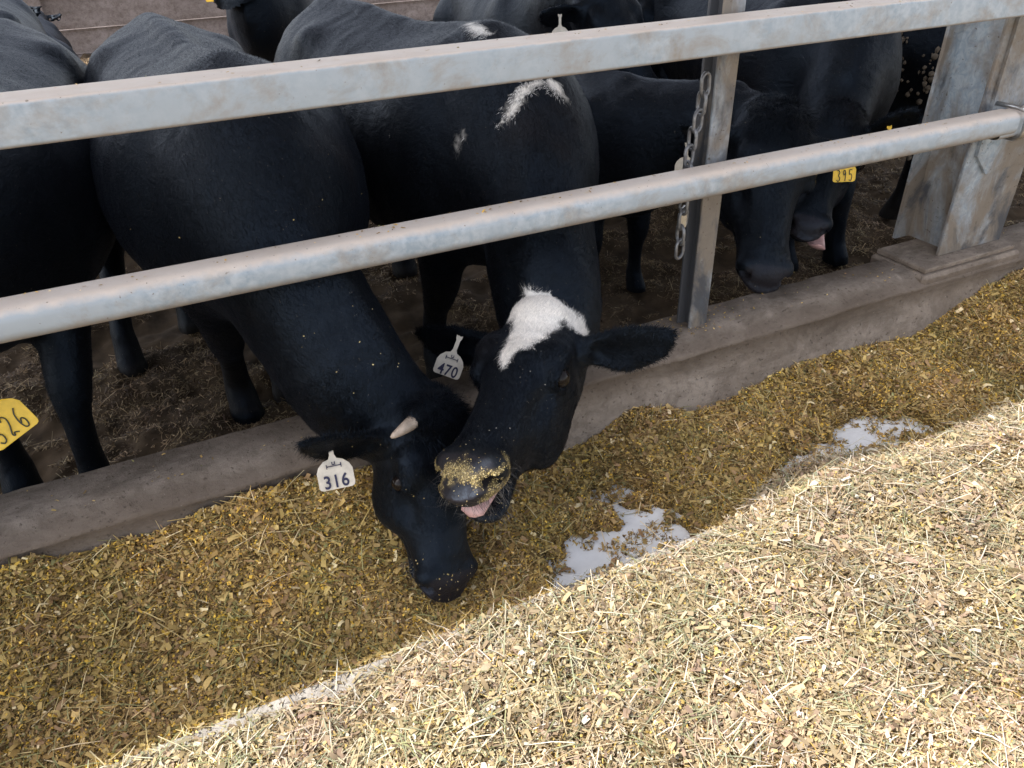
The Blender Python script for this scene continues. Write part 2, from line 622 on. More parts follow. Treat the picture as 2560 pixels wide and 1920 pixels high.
def surface(F, smooth=1):
    vol, h = F.v, F.h
    s = vol < 0
    c = np.zeros(np.array(vol.shape) - 1, np.int8)
    for dx in (0, 1):
        for dy in (0, 1):
            for dz in (0, 1):
                c += s[dx:dx + c.shape[0], dy:dy + c.shape[1], dz:dz + c.shape[2]]
    act = (c > 0) & (c < 8)
    idx = np.argwhere(act)
    acc = np.zeros((len(idx), 3))
    cnt = np.zeros(len(idx))
    cor = [(x, y, z) for x in (0, 1) for y in (0, 1) for z in (0, 1)]
    vals = {q: vol[idx[:, 0] + q[0], idx[:, 1] + q[1], idx[:, 2] + q[2]] for q in cor}
    for a in cor:
        for ax in range(3):
            if a[ax]:
                continue
            b = list(a)
            b[ax] = 1
            b = tuple(b)
            va, vb = vals[a], vals[b]
            cr = (va < 0) != (vb < 0)
            t = np.where(cr, va / np.where(cr, va - vb, 1), 0)
            p = np.array(a, float)[None] + t[:, None] * (np.array(b, float) - np.array(a, float))[None]
            acc += p * cr[:, None]
            cnt += cr
    V = F.o + h * (idx + acc / cnt[:, None])
    vid = np.full(act.shape, -1, np.int32)
    vid[act] = np.arange(len(idx))
    faces = []
    for ax in range(3):
        sl0, sl1 = [slice(1, -1)] * 3, [slice(1, -1)] * 3
        sl0[ax], sl1[ax] = slice(0, -1), slice(1, None)
        s0, s1 = s[tuple(sl0)], s[tuple(sl1)]
        e = np.argwhere(s0 != s1)
        flip = s0[tuple(e.T)]
        e = e.copy()
        o1, o2 = [(1, 2), (2, 0), (0, 1)][ax]
        e[:, o1] += 1
        e[:, o2] += 1
        q = []
        for d1, d2 in ((-1, -1), (0, -1), (0, 0), (-1, 0)):
            g = e.copy()
            g[:, o1] += d1
            g[:, o2] += d2
            q.append(vid[tuple(g.T)])
        q = np.stack(q, 1)
        q = np.where(flip[:, None], q, q[:, ::-1])
        faces.append(q)
    Fc = np.concatenate(faces)
    Fc = Fc[(Fc >= 0).all(1)]
    for _ in range(smooth):
        e = np.concatenate([Fc[:, [0, 1]], Fc[:, [1, 2]], Fc[:, [2, 3]], Fc[:, [3, 0]]])
        nv = len(V)
        deg = np.bincount(e.ravel(), minlength=nv) + 1e-9
        nb = np.stack([np.bincount(e[:, 0], V[e[:, 1], i], nv) + np.bincount(e[:, 1], V[e[:, 0], i], nv) for i in range(3)], 1)
        V = 0.5 * V + 0.5 * nb / deg[:, None]
    return V, Fc


def vnormals(V, Fc):
    n = np.cross(V[Fc[:, 2]] - V[Fc[:, 0]], V[Fc[:, 3]] - V[Fc[:, 1]])
    out = np.stack([sum(np.bincount(Fc[:, j], n[:, i], len(V)) for j in range(4)) for i in range(3)], 1)
    return out / (np.linalg.norm(out, axis=1, keepdims=True) + 1e-12)


# ------------------------------------------------------------------ the setting
def sheet(name, x0, x1, y0, y1, z, mat, kind='structure', zf=None, nx=1, ny=1):
    xs, ys = np.linspace(x0, x1, nx + 1), np.linspace(y0, y1, ny + 1)
    X, Y = np.meshgrid(xs, ys, indexing='ij')
    Zz = np.full_like(X, z) if zf is None else zf(X, Y)
    V = np.stack([X, Y, Zz], -1).reshape(-1, 3)
    i = np.arange(nx)[:, None] * (ny + 1) + np.arange(ny)[None]
    Fc = np.stack([i, i + ny + 1, i + ny + 2, i + 1], -1).reshape(-1, 4)
    o = fast_mesh(name, V, Fc, mat)
    tag(o, kind=kind)
    return o


LIP = 1.085
mb = MB()                                            # feed alley: a slab that ends in a step down to the trough
mb.box((0, (LIP - 300) / 2, Z_ALLEY - 0.15), (300, (LIP + 300) / 2, 0.15), bev=0.012)
alley = mb.build('feed_alley', M['lip'])
tag(alley, kind='structure')
sheet('trough_floor', -30, 30, LIP - 0.02, 1.60, Z_TROUGH, M['white'])
sheet('ground', -600, 600, 1.60, 900, Z_FLOOR - 0.13, M['soil'])


def pen_z(X, Y):
    b = noise2(X, Y, 0.30, 4) * 0.09 + noise2(X, Y, 0.085, 3, 5.0) * 0.05
    return Z_FLOOR + b * sstep(1.7, 1.9, Y)


sheet('pen_floor', -4, 7.5, 1.70, 12.0, Z_FLOOR, M['soil'], zf=pen_z, nx=560, ny=500)

# concrete kerb between trough and pen
kr = empty('concrete_kerb', (0, 1.64, Z_KERB))
tag(kr, 'long low concrete kerb the fence posts stand on, with chamfered front edge', 'kerb')
prof = [(1.725, -1.75), (1.728, -1.14), (1.718, -1.13), (1.612, -1.127), (1.594, -1.131), (1.538, -1.158), (1.530, -1.167), (1.546, -1.182), (1.524, -1.25), (1.490, -1.45), (1.48, -1.75)]
xs = np.arange(-6, 9.01, 0.03)
PV = []
for (y, z) in prof:
    nz = noise2(xs, np.full_like(xs, y * 3), 0.35, 4, z * 7)
    n2 = noise2(xs, np.full_like(xs, y * 3), 0.06, 2, z * 7 + 3)
    PV.append(np.stack([xs, y + 0.012 * nz * (y < 1.7) + 0.005 * n2, z + (0.010 * nz + 0.004 * n2) * (z > -1.3)], -1))
PV = np.array(PV)
k, n = PV.shape[:2]
i = np.arange(k - 1)[:, None] * n + np.arange(n - 1)[None]
Fc = np.stack([i, i + 1, i + n + 1, i + n], -1).reshape(-1, 4)
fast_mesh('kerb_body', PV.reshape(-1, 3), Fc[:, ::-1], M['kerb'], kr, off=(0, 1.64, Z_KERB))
mb = MB()
mb.box((2.47, 1.655, -1.165), (0.245, 0.118, 0.035), bev=0.01)
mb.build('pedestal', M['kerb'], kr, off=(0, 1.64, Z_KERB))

# far wall of lapped boards
wl = empty('board_wall', (-2, 11.4, Z_FLOOR))
tag(wl, 'grey brown wall of wide horizontal boards at the far end of the pen', 'wall')
zz = [-1.55, -1.46, -1.19, -0.84, -0.45, -0.1]
for a, b_ in zip(zz[:-1], zz[1:]):
    mb = MB()
    mb.add([(-14, 11.40, a), (14, 11.40, a), (14, 11.36, a + .004), (-14, 11.36, a + .004),
            (-14, 11.46, b_), (14, 11.46, b_), (14, 11.40, b_ - .01), (-14, 11.40, b_ - .01), (-14, 11.36, a + .05), (14, 11.36, a + .05)],
           [(0, 1, 2, 3), (3, 2, 9, 8), (8, 9, 6, 7), (7, 6, 5, 4), (4, 5, 1, 0)])
    mb.build('board', M['wall'], wl, off=(-2, 11.4, Z_FLOOR))
for x in (-4.4, -1.0, 2.4, 5.8, 9.2):
    mb = MB()
    mb.box((x, 11.33, -0.75), (0.09, 0.035, 0.75), bev=0.008)
    mb.build('batten', M['wall'], wl, off=(-2, 11.4, Z_FLOOR))

# roof over the feed line (above the picture; it throws the shade)
rf = empty('barn_roof', (1, 3, 2.5))
tag(rf, 'metal sheet roof strip over the feed line above the cows', 'roof')
mb = MB()
EAVE = 1.475
for j in range(200):
    x = -30 + j * 0.3
    zz_ = [0, 0.03]
    mb.add([(x, EAVE, 2.45), (x + .15, EAVE, 2.49), (x + .3, EAVE, 2.45), (x, 5.6, 3.05), (x + .15, 5.6, 3.09), (x + .3, 5.6, 3.05)],
           [(0, 1, 4, 3), (1, 2, 5, 4)])
mb.build('sheet', M['roof'], rf, off=(1, 3, 2.5))

# ------------------------------------------------------------------ fence
FO = (0.0, 1.6, Z_KERB)
fence = empty('steel_fence', FO)
tag(fence, 'galvanised steel feed fence of two long horizontal rails on a slim post', 'fence')


def rail(name, x0, x1, y0, y1, z0, z1, r, wob=0.0):
    pts = []
    for cx_, cz_, a0 in ((y1 - r, z1 - r, 0), (y0 + r, z1 - r, 90), (y0 + r, z0 + r, 180), (y1 - r, z0 + r, 270)):
        for a in range(0, 91, 15):
            t = math.radians(a0 + a)
            pts.append((cx_ + r * math.cos(t), cz_ + r * math.sin(t)))
    pts = np.array(pts)
    xs = np.arange(x0, x1 + 1e-6, 0.05)
    V = np.zeros((len(xs), len(pts), 3))
    V[..., 0] = xs[:, None]
    V[..., 1] = pts[None, :, 0]
    V[..., 2] = pts[None, :, 1] + wob * noise2(xs, xs * 0, 1.2, 2, z0)[:, None]
    k_, n_ = V.shape[:2]
    i_ = np.arange(k_ - 1)[:, None] * n_ + np.arange(n_)[None]
    j_ = np.arange(k_ - 1)[:, None] * n_ + (np.arange(n_)[None] + 1) % n_
    F_ = np.stack([i_, j_, j_ + n_, i_ + n_], -1).reshape(-1, 4)
    return fast_mesh(name, V.reshape(-1, 3), F_, M['galv'], fence, off=FO)


rail('top_rail', -5, 7, 1.500, 1.607, -0.327, -0.254, 0.008, 0.004)
rail('lower_rail', -5, 2.43, 1.500, 1.590, -0.674, -0.604, 0.026, 0.006)
rail('lower_rail', 2.34, 7, 1.508, 1.598, -0.683, -0.613, 0.018, 0.004)

# the slim post is an H section
post = MB()
PX = 1.345
post.box((PX, 1.622, -0.50), (0.033, 0.004, 0.632), bev=0.0015)
post.build('post', M['post'], fence, off=FO)
post = MB()
post.box((PX - 0.010, 1.645, -0.50), (0.0035, 0.0185, 0.630))
post.box((PX - 0.004, 1.668, -0.50), (0.037, 0.0045, 0.632), bev=0.0015)
post.build('post_rear_flange', M['post_dark'], fence, off=FO)

# rusted shackle plate with the hole the chain hangs from
# chain of alternating links hanging beside the post
CH = []


def stadium(c, L, Wd, r, axis, side, n=16):
    p = []
    a2 = (L / 2 - Wd / 2)
    for q in range(n):
        t = 2 * math.pi * q / n
        y = math.sin(t) * Wd / 2 + (a2 if math.sin(t) > 0 else -a2)
        p.append(np.array(c) + side * (math.cos(t) * Wd / 2) + axis * y)
    return p


# column: tapered rigid-frame leg
CO = (2.47, 1.66, -1.115)
col = empty('steel_column', CO)
tag(col, 'wide galvanised tapered steel barn column bolted to the kerb at the right', 'column')
mb = MB()
fx0, fx1, fy = 2.37, 2.685, 1.612
mb.box(((fx0 + fx1) / 2, fy + 0.006, 0.7), ((fx1 - fx0) / 2, 0.006, 1.81), bev=0.002)
mb.build('front_flange', M['col'], col, off=CO)
mb = MB()
wx = 2.44
mb.add([(wx, fy + .012, -1.11), (wx, 1.80, -1.11), (wx, 1.80, 2.5), (wx, fy + .012, 2.5), (wx + .01, fy + .012, -1.11), (wx + .01, 1.80, -1.11), (wx + .01, 1.80, 2.5), (wx + .01, fy + .012, 2.5)],
       [(0, 1, 2, 3), (7, 6, 5, 4), (0, 4, 5, 1), (1, 5, 6, 2), (2, 6, 7, 3), (3, 7, 4, 0)])
mb.build('web', M['col'], col, off=CO)
mb = MB()
mb.add([(fx0, 1.80, -1.11), (fx1, 1.80, -1.11), (fx1, 1.80, 2.5), (fx0, 1.80, 2.5), (fx0, 1.812, -1.11), (fx1, 1.812, -1.11), (fx1, 1.812, 2.5), (fx0, 1.812, 2.5)],
       [(0, 1, 2, 3), (7, 6, 5, 4), (0, 4, 5, 1), (1, 5, 6, 2), (2, 6, 7, 3), (3, 7, 4, 0)])
mb.build('rear_flange', M['col'], col, off=CO)
mb = MB()
mb.box((2.47, 1.66, -1.120), (0.225, 0.105, 0.009), bev=0.003)
mb.build('base_plate', M['kerb'], col, off=CO)
# bracket plate the rails are clamped to
mb = MB()
mb.add([(2.40, 1.600, -0.20), (2.95, 1.600, -0.20), (2.95, 1.600, -0.72), (2.86, 1.600, -0.80), (2.47, 1.600, -0.83), (2.40, 1.600, -0.76),
        (2.40, 1.611, -0.20), (2.95, 1.611, -0.20), (2.95, 1.611, -0.72), (2.86, 1.611, -0.80), (2.47, 1.611, -0.83), (2.40, 1.611, -0.76)],
       [(0, 1, 2, 3, 4, 5), (11, 10, 9, 8, 7, 6), (0, 6, 7, 1), (1, 7, 8, 2), (2, 8, 9, 3), (3, 9, 10, 4), (4, 10, 11, 5), (5, 11, 6, 0)])
mb.build('bracket_plate', M['col'], col, off=CO)
mb = MB()
ub = [(2.415, 1.605, -0.595), (2.415, 1.53, -0.594), (2.416, 1.500, -0.598), (2.418, 1.4915, -0.615), (2.42, 1.4915, -0.655), (2.421, 1.497, -0.676), (2.423, 1.52, -0.689), (2.425, 1.605, -0.690)]
mb.tube(ub, 0.0075, 10)
mb.build('clamp_bolt', M['clip'], col, smooth=True, off=CO)

# ------------------------------------------------------------------ cattle
BLACK = np.array([0.0030, 0.0031, 0.0038])
WHITE = np.array([0.80, 0.76, 0.70])
TORSO = [(-.875, .93, .07, .12, .14), (-.84, .93, .13, .19, .21), (-.74, .915, .205, .25, .29), (-.60, .90, .25, .28, .33), (-.42, .88, .262, .295, .32),
         (-.2, .845, .285, .315, .355), (.05, .815, .31, .335, .375), (.28, .82, .30, .345, .36), (.48, .845, .25, .35, .345),
         (.62, .85, .195, .31, .31), (.72, .85, .13, .21, .24), (.77, .85, .07, .11, .14)]
# along the head: distance from poll, top, bottom, half width
HEAD = [(-.035, .035, -.03, .055), (0, .072, -.08, .085), (.06, .088, -.125, .105), (.13, .090, -.158, .108), (.20, .082, -.166, .100), (.27, .070, -.150, .086),
        (.34, .060, -.118, .071), (.41, .053, -.088, .063), (.46, .052, -.062, .067), (.495, .050, -.050, .070), (.525, .041, -.042, .060), (.548, .024, -.026, .040), (.556, .008, -.010, .018)]


def poly_sd(P, poly):
    """signed distance (negative inside) of 2-D points to a polygon"""
    poly = np.array(poly, float)
    d = np.full(len(P), 1e9)
    inside = np.zeros(len(P), bool)
    for a, b in zip(poly, np.roll(poly, -1, 0)):
        e = b - a
        w = P - a
        t = np.clip((w @ e) / (e @ e), 0, 1)
        d = np.minimum(d, np.linalg.norm(w - t[:, None] * e, axis=1))
        c = ((a[1] > P[:, 1]) != (b[1] > P[:, 1])) & (P[:, 0] < (b[0] - a[0]) * (P[:, 1] - a[1]) / (b[1] - a[1] + 1e-12) + a[0])
        inside ^= c
    return np.where(inside, -d, d)


class Cow:
    def __init__(self, loc, head_to, poll, muzzle, roll=0.0, h=0.022, hh=0.012, label='', seed=0, size=1.0, lying=False,
                 ears=((1, (1, .02, -.25), .20, 0.0), (-1, (1, .02, -.25), .20, 0.0)), mouth=0.0, legs=None, paint=None, neck_r=1.0, upref=0.3,
                 neck_sag=0.0, hw=1.12, hd=1.05, horn_base=None, neck_shift=0.0, ear_w=1.0, bw=1.0, group='black cattle in the pen'):
        self.yaw = math.atan2(head_to[1], head_to[0])
        self.root = empty('cow', (loc[0], loc[1], Z_FLOOR), self.yaw)
        tag(self.root, label, 'cow', group)
        self.loc = np.array([loc[0], loc[1], Z_FLOOR])
        c, s = math.cos(self.yaw), math.sin(self.yaw)
        self.Rw = np.array([[c, -s, 0], [s, c, 0], [0, 0, 1]])
        self.seed = seed
        poll, muzzle = self.L(poll), self.L(muzzle)
        a = nrm(muzzle - poll)
        ref = np.array([upref, 0, 1.0])
        u = nrm(ref - a * (ref @ a))
        l = np.cross(u, a)
        cr, sr = math.cos(math.radians(roll)), math.sin(math.radians(roll))
        u, l = u * cr + l * sr, l * cr - u * sr
        hs = np.linalg.norm(muzzle - poll) / 0.535
        self.poll, self.a, self.u, self.l, self.hs = poll, a, u, l, hs
        self.hw, self.hd = hw, hd
        self.horn_base, self.neck_shift, self.ear_w, self.bw = horn_base, neck_shift, ear_w, bw
        self.build(h, hh, size, lying, ears, mouth, legs, paint, neck_r, neck_sag)

    def L(self, p):
        return (np.asarray(p, float) - self.loc) @ self.Rw

    def HP(self, s, lat, up):
        """head coordinates -> cow coordinates"""
        return self.poll + self.hs * (s * self.a + lat * self.hw * self.l + up * self.hd * self.u)

    def to_head(self, P):
        q = (P - self.poll) / self.hs
        return np.stack([q @ self.a, q @ self.l / self.hw, q @ self.u / self.hd], 1)

    def body_field(self, F, size, lying, legs):
        dz = -0.50 if lying else 0.0
        ex, ey, ez = np.eye(3)
        k = size
        chain(F, [((x * k, 0, z * k + dz), ey, ez, w * k * self.bw, hu * k, hd * k) for x, z, w, hu, hd in TORSO], 0.05, sub=3)
        for sg in (-1, 1):
            ball(F, (-.44 * k, sg * .185 * k, 1.080 * k + dz), (.07 * k, .05 * k, .045 * k), .10)      # hook bone
            ball(F, (-.83 * k, sg * .095 * k, 1.03 * k + dz), (.06 * k, .045 * k, .05 * k), .08)       # pin bone
            ball(F, (.42 * k, sg * .19 * k * self.bw, .86 * k + dz), (.15 * k, .085 * k, .25 * k), .08)         # shoulder blade
            ball(F, (-.62 * k, sg * .17 * k, .80 * k + dz), (.20 * k, .12 * k, .26 * k), .08)         # thigh
            ball(F, (-.30 * k, sg * .33 * k, .98 * k + dz), (.10 * k, .06 * k, .10 * k), .10, op='cut')   # flank hollow
        chain(F, [((x * k, 0, z * k + dz), ey, ez, .035 * k, .03, .05) for x, z in ((-.88, 1.075), (-.78, 1.15), (-.6, 1.165), (-.4, 1.17), (0, 1.145), (.3, 1.165), (.5, 1.175))], .07, sub=2)
        # tail
        chain(F, [((x * k, .01, z * k + dz * (1 if z > .6 else .4)), ey, ex, r, r, r) for x, z, r in ((-.84, 1.09, .045), (-.92, 1.02, .032), (-.95, .85, .024), (-.95, .6, .020), (-.93, .40, .03), (-.93, .25, .02))], .03, sub=2)
        lg = legs or {}
        for nm, sg, front in (('fl', 1, 1), ('fr', -1, 1), ('hl', 1, 0), ('hr', -1, 0)):
            dx, dy = lg.get(nm, (0, 0))
            if lying:
                if front:
                    P = [(.48, .20, .36, .12), (.42, .24, .15, .08), (.70, .22, .07, .055), (.52, .25, .05, .045), (.45, .25, .045, .05)]
                else:
                    P = [(-.50, .22, .36, .18), (-.30, .33, .18, .11), (-.62, .36, .08, .06), (-.40, .38, .05, .045), (-.33, .38, .045, .05)]
            elif front:
                P = [(.47, .165, .78, .125), (.43, .17, .62, .088), (.455, .165, .47, .066), (.465, .16, .37, .056), (.455, .158, .28, .042), (.452, .157, .16, .039), (.455, .157, .10, .046), (.475, .157, .055, .050), (.485, .157, .02, .058)]
            else:
                P = [(-.58, .165, .84, .17), (-.50, .185, .66, .125), (-.60, .175, .53, .082), (-.715, .165, .42, .058), (-.70, .16, .34, .047), (-.67, .157, .18, .042), (-.655, .157, .11, .048), (-.635, .157, .055, .052), (-.625, .157, .02, .06)]
            st = []
            for x, y, z, r in P:
                f = 0 if lying else sstep(.75, .15, z)
                st.append(((k * x + dx * f, k * sg * y + dy * f, k * z), ey, ex, r * k * 1.02, r * k * 1.16, r * k * 1.16))
            chain(F, st, .045, sub=3)

    def neck_field(self, F, size, lying, neck_r, sag):
        dz = -0.50 if lying else 0.0
        k = size
        p0 = np.array([.30 * k, 0, .90 * k + dz])
        p1 = np.array([.52 * k, 0, .93 * k + dz])
        p4 = self.poll - self.a * .0 - self.u * .03 * self.hs
        bk = nrm(-self.a * .35 + nrm(p1 - p4) * 1.0 - self.u * .25)
        p3 = p4 + bk * .14
        d = p3 - p1
        p2 = p1 + d * .5 + np.array([.05, 0, .02 - sag])
        ns = np.array([0, self.neck_shift, 0])
        pts = [p0, p1, p1 + d * .26 + np.array([.035, 0, .015 - sag * .6]) + ns * .6, p2 + ns, p3 + ns, p4 + ns * .3]
        ey = np.array([0, 1.0, 0])
        bw = self.bw
        dims = [(.21 * bw, .25, .30), (.195 * bw, .235, .31), (.172 * bw, .205, .28), (.152, .180, .24), (.118 * min(self.hw, 1.15), .145, .185), (.085 * min(self.hw, 1.2), .095, .12)]
        st = []
        for i, (p, dm) in enumerate(zip(pts, dims)):
            t = i / 5
            tg = nrm(pts[min(i + 1, 5)] - pts[max(i - 1, 0)])
            sd = nrm(ey * (1 - t) + self.l * t)
            sd = nrm(sd - tg * (sd @ tg))
            up = np.cross(tg, sd)
            r = neck_r if i > 1 else 1
            st.append((p, sd, up, dm[0] * k * r, dm[1] * k * r, dm[2] * k * r))
        chain(F, st, .07, sub=4)
        chain(F, [(st[i][0] - st[i][2] * st[i][5] * .93, st[i][1], st[i][2], .028, .05, .06) for i in (1, 2, 3, 4)], .06, sub=3)   # dewlap
        chain(F, [(st[i][0] + st[i][2] * st[i][4] * .95, st[i][1], st[i][2], .03, .022, .04) for i in (1, 2, 3, 4)], .05, sub=3)   # crest
        self.cut_p, self.cut_n = pts[3] * .45 + pts[4] * .55, nrm(pts[4] - pts[3])
        self.neck_pts = np.array(pts)

    def head_field(self, F, ears, mouth):
        s_ = self.hs
        hw, hd = self.hw, self.hd
        sc = np.array([1, hw, hd]) * s_
        H = self.HP
        st = []
        for s, top, bot, w in HEAD:
            c = (top + bot) / 2 + .012
            st.append((H(s, 0, c), self.l, self.u, w * s_ * hw, (top - c) * s_ * hd, (c - bot) * s_ * hd))
        chain(F, st, .035, sub=4)
        R = [self.a, self.l, self.u]
        for sg in (-1, 1):
            ball(F, H(.145, sg * .078, .052), np.array([.055, .034, .030]) * sc, .05, R)          # brow
            ball(F, H(.255, sg * .058, -.085), np.array([.09, .036, .065]) * sc, .045, R)          # cheek
            ball(F, H(.195, sg * .090, .026), np.array([.042, .027, .031]) * sc, .016, R)          # lids
            ball(F, H(.497, sg * .046, .012), np.array([.034, .030, .034]) * sc, .02, R)           # nostril wing
            ball(F, H(.30, sg * .092, .02), np.array([.07, .03, .035]) * sc, .03, R, 'cut')        # hollow before the eye
        ball(F, H(.02, 0, .075), np.array([.055, .06, .03]) * sc, .04, R)                          # poll bump
        chain(F, [(H(s, 0, u), self.l, self.u, w * s_ * hw, .02 * s_, .02 * s_) for s, u, w in ((.18, .066, .05), (.30, .050, .034), (.43, .040, .036))], .03)
        ball(F, H(.520, 0, .006), np.array([.030, .050, .034]) * sc, .02, R)                         # nose pad
        # lower jaw
        op = mouth
        chain(F, [(H(s, 0, u - op * max(0, (s - .36) / .12) ** 1.3), self.l, self.u, w * s_ * hw, hu * s_, hu * s_) for s, u, w, hu in
                  ((.16, -.115, .05, .05), (.28, -.098, .045, .045), (.38, -.080, .040, .032), (.44, -.070, .044, .024), (.49, -.064, .048, .019), (.52, -.061, .038, .014), (.532, -.060, .018, .007))], .022)
        if mouth > 0:
            chain(F, [(H(s, 0, u), self.l, self.u, .075 * s_ * hw, h_ * s_, h_ * s_) for s, u, h_ in ((.40, -.056, .002), (.445, -.050 - op * .22, .004 + op * .14), (.50, -.043 - op * .42, .006 + op * .36), (.57, -.040 - op * .5, .008 + op * .45))], .008, 'cut')
        else:
            chain(F, [(H(s, 0, u), self.l, self.u, .085 * s_ * hw, .0035 * s_, .0035 * s_) for s, u in ((.37, -.055), (.45, -.046), (.56, -.042))], .006, 'cut')
        for sg in (-1, 1):
            ball(F, H(.522, sg * .052, .012), np.array([.034, .026, .0135]) * s_, .005, [nrm(self.a + .3 * sg * self.l), nrm(self.l * sg - .9 * self.u - .3 * self.a), nrm(self.u + .9 * sg * self.l)], 'cut')
            ball(F, H(.196, sg * .108, .026), np.array([.030, .022, .0185]) * sc, .005, R, 'cut')  # eye socket
        if self.horn_base:
            chain(F, [(H(*q[:3]), self.l, self.u, q[3] * s_, q[3] * s_, q[3] * s_) for q in self.horn_base], .03)
        self.ear = {}
        for sg, (lat, up, back), ln, twist in ears:
            e = nrm(self.l * sg * lat + self.u * up + self.a * back)
            b = H(.062, sg * .084, .004)
            nf = nrm(self.a * .75 + self.u * .1 - e * ((self.a * .75 + self.u * .1) @ e))
            wd = np.cross(e, nf)
            if wd @ self.u < 0:
                wd = -wd
            ct, st_ = math.cos(math.radians(twist)), math.sin(math.radians(twist))
            nf, wd = nf * ct + wd * st_, wd * ct - nf * st_
            self.ear[sg] = (b, e, nf, wd, ln)
            prof = [(-.04, .052, .040, 0), (.12, .044, .033, -.003), (.28, .053, .023, -.010), (.48, .069, .017, -.020), (.68, .066, .014, -.020), (.86, .048, .012, -.012), (.97, .027, .010, -.004), (1.02, .012, .007, 0)]
            ew = self.ear_w
            chain(F, [(b + e * ln * t + wd * dz * 1.0, wd, nf, w * s_ * ew, th * s_, th * s_) for t, w, th, dz in prof], .025, sub=3)
            chain(F, [(b + e * ln * t + nf * .017 * s_ + wd * dz, wd, nf, w * .74 * s_ * ew, th * s_, th * s_) for t, w, th, dz in prof[2:6]], .012, 'cut')

    def build(self, h, hh, size, lying, ears, mouth, legs, paint, neck_r, sag):
        ln = 0.24
        F = Field((-1.02 * size, -.48 * size, -.005), (.95 * size, .48 * size, 1.32 * size), h)
        lo = np.minimum(F.o, np.minimum(self.poll, self.HP(.25, 0, 0)) - .25)
        hi = np.maximum(F.o + F.n * h, np.maximum(self.poll, self.HP(.25, 0, 0)) + .25)
        lo[2] = max(lo[2], -.01)
        F = Field(lo, hi, h)
        self.body_field(F, size, lying, legs)
        self.neck_field(F, size, lying, neck_r, sag)
        V, Q = surface(F, 2)
        hc = self.HP(.2, 0, 0)
        hr = .62 * self.hs

        def in_head(P, e):
            return ((P - self.cut_p) @ self.cut_n > e) & (np.linalg.norm(P - hc, axis=1) < hr)
        cen = V[Q].mean(1)
        Q1 = Q[~in_head(cen, .035)]
        pts = np.array([self.HP(s, la, up) for s in (-.05, .56) for la in (-.12, .12) for up in (-.22, .11)] + [self.cut_p + d * .36 for d in (*np.eye(3), *-np.eye(3))])
        lo2, hi2 = pts.min(0) - .03, pts.max(0) + .03
        for sg, (lat, up, back), eln, tw in ears:
            e = nrm(self.l * sg * lat + self.u * up + self.a * back)
            b = self.HP(.062, sg * .084, .004)
            for q in (b + e * eln * 1.05, b):
                lo2, hi2 = np.minimum(lo2, q - .07), np.maximum(hi2, q + .07)
        F2 = Field(lo2, hi2, hh)
        self.body_field(F2, size, lying, legs)
        self.neck_field(F2, size, lying, neck_r, sag)
        self.head_field(F2, ears, mouth)
        V2, Q2 = surface(F2, 1)
        Q2 = Q2[in_head(V2[Q2].mean(1), -.03)]
        Vs = np.concatenate([V, V2])
        Qs = np.concatenate([Q1, Q2 + len(V)])
        use = np.zeros(len(Vs), bool)
        use[Qs.ravel()] = True
        rem = np.cumsum(use) - 1
        Vs, Qs = Vs[use], rem[Qs]
        # slack skin and muscle under the hide
        Nn = vnormals(Vs, Qs)
        hq0 = self.to_head(Vs)
        off_face = sstep(-.02, -.14, hq0[:, 0])
        wr = Vs * np.array([2.6, 1.0, .8])
        Vs = Vs + Nn * (off_face * (.009 * fbm(Vs + self.seed, .17, 3) + .0035 * fbm(wr + 3 * self.seed, .10, 2)) + (1 - off_face) * .002 * fbm(Vs, .05, 2))[:, None]
        # coat
        tone = fbm(Vs + self.seed * 3.1, .35, 3)
        col = BLACK[None] * (1 + .5 * tone[:, None]) + np.clip(fbm(Vs + 9 + self.seed, .18, 3) - .25, 0, 1)[:, None] * np.array([.012, .006, .001])
        bare = np.zeros(len(Vs))
        hq = self.to_head(Vs)
        isface = (np.linalg.norm(Vs - hc, axis=1) < hr)
        nose = sstep(.498, .512, hq[:, 0] + .10 * np.abs(hq[:, 2] - .0) - .25 * np.maximum(np.abs(hq[:, 1]) - .03, 0)) * isface * sstep(-.05, -.04, hq[:, 2]) * sstep(.064, .054, np.abs(hq[:, 1]))
        bare = np.maximum(bare, nose)
        col = col * (1 - nose[:, None]) + np.array([.017, .014, .015]) * nose[:, None]
        if not lying:
            hoof = sstep(.075, .055, Vs[:, 2]) * (hq[:, 0] < -.2)
            mud = sstep(.45, .0, Vs[:, 2] + .35 * fbm(Vs, .12, 3)) * .35 * (hq[:, 0] < -.2)
            col = col * (1 - mud[:, None]) + np.array([.03, .022, .014]) * mud[:, None]
            col = col * (1 - hoof[:, None]) + np.array([.022, .018, .014]) * hoof[:, None]
        if paint:
            w = paint(self, Vs, hq)
            col = col * (1 - w[:, None]) + WHITE * w[:, None]
        self.V, self.Q, self.col = Vs, Qs, col
        self.Nv = vnormals(Vs, Qs)
        self.body = fast_mesh('body', Vs, Qs.astype(np.int32), M['coat'], self.root, attrs={'coat': col, 'bare': bare})

    # ---- parts
    def eyes(self, sides=(-1, 1), r=.026):
        for sg in sides:
            c = self.HP(.196, sg * (.108 - .0150 / self.hw), .026)
            V, F_ = [], []
            nu, nv = 20, 12
            for i in range(nv + 1):
                for j in range(nu):
                    t, p = math.pi * i / nv, 2 * math.pi * j / nu
                    V.append(c + r * self.hs * np.array([math.sin(t) * math.cos(p), math.sin(t) * math.sin(p), math.cos(t)]))
            for i in range(nv):
                for j in range(nu):
                    F_.append([i * nu + j, (i + 1) * nu + j, (i + 1) * nu + (j + 1) % nu, i * nu + (j + 1) % nu])
            fast_mesh('eye', np.array(V), F_, M['eye'], self.root)

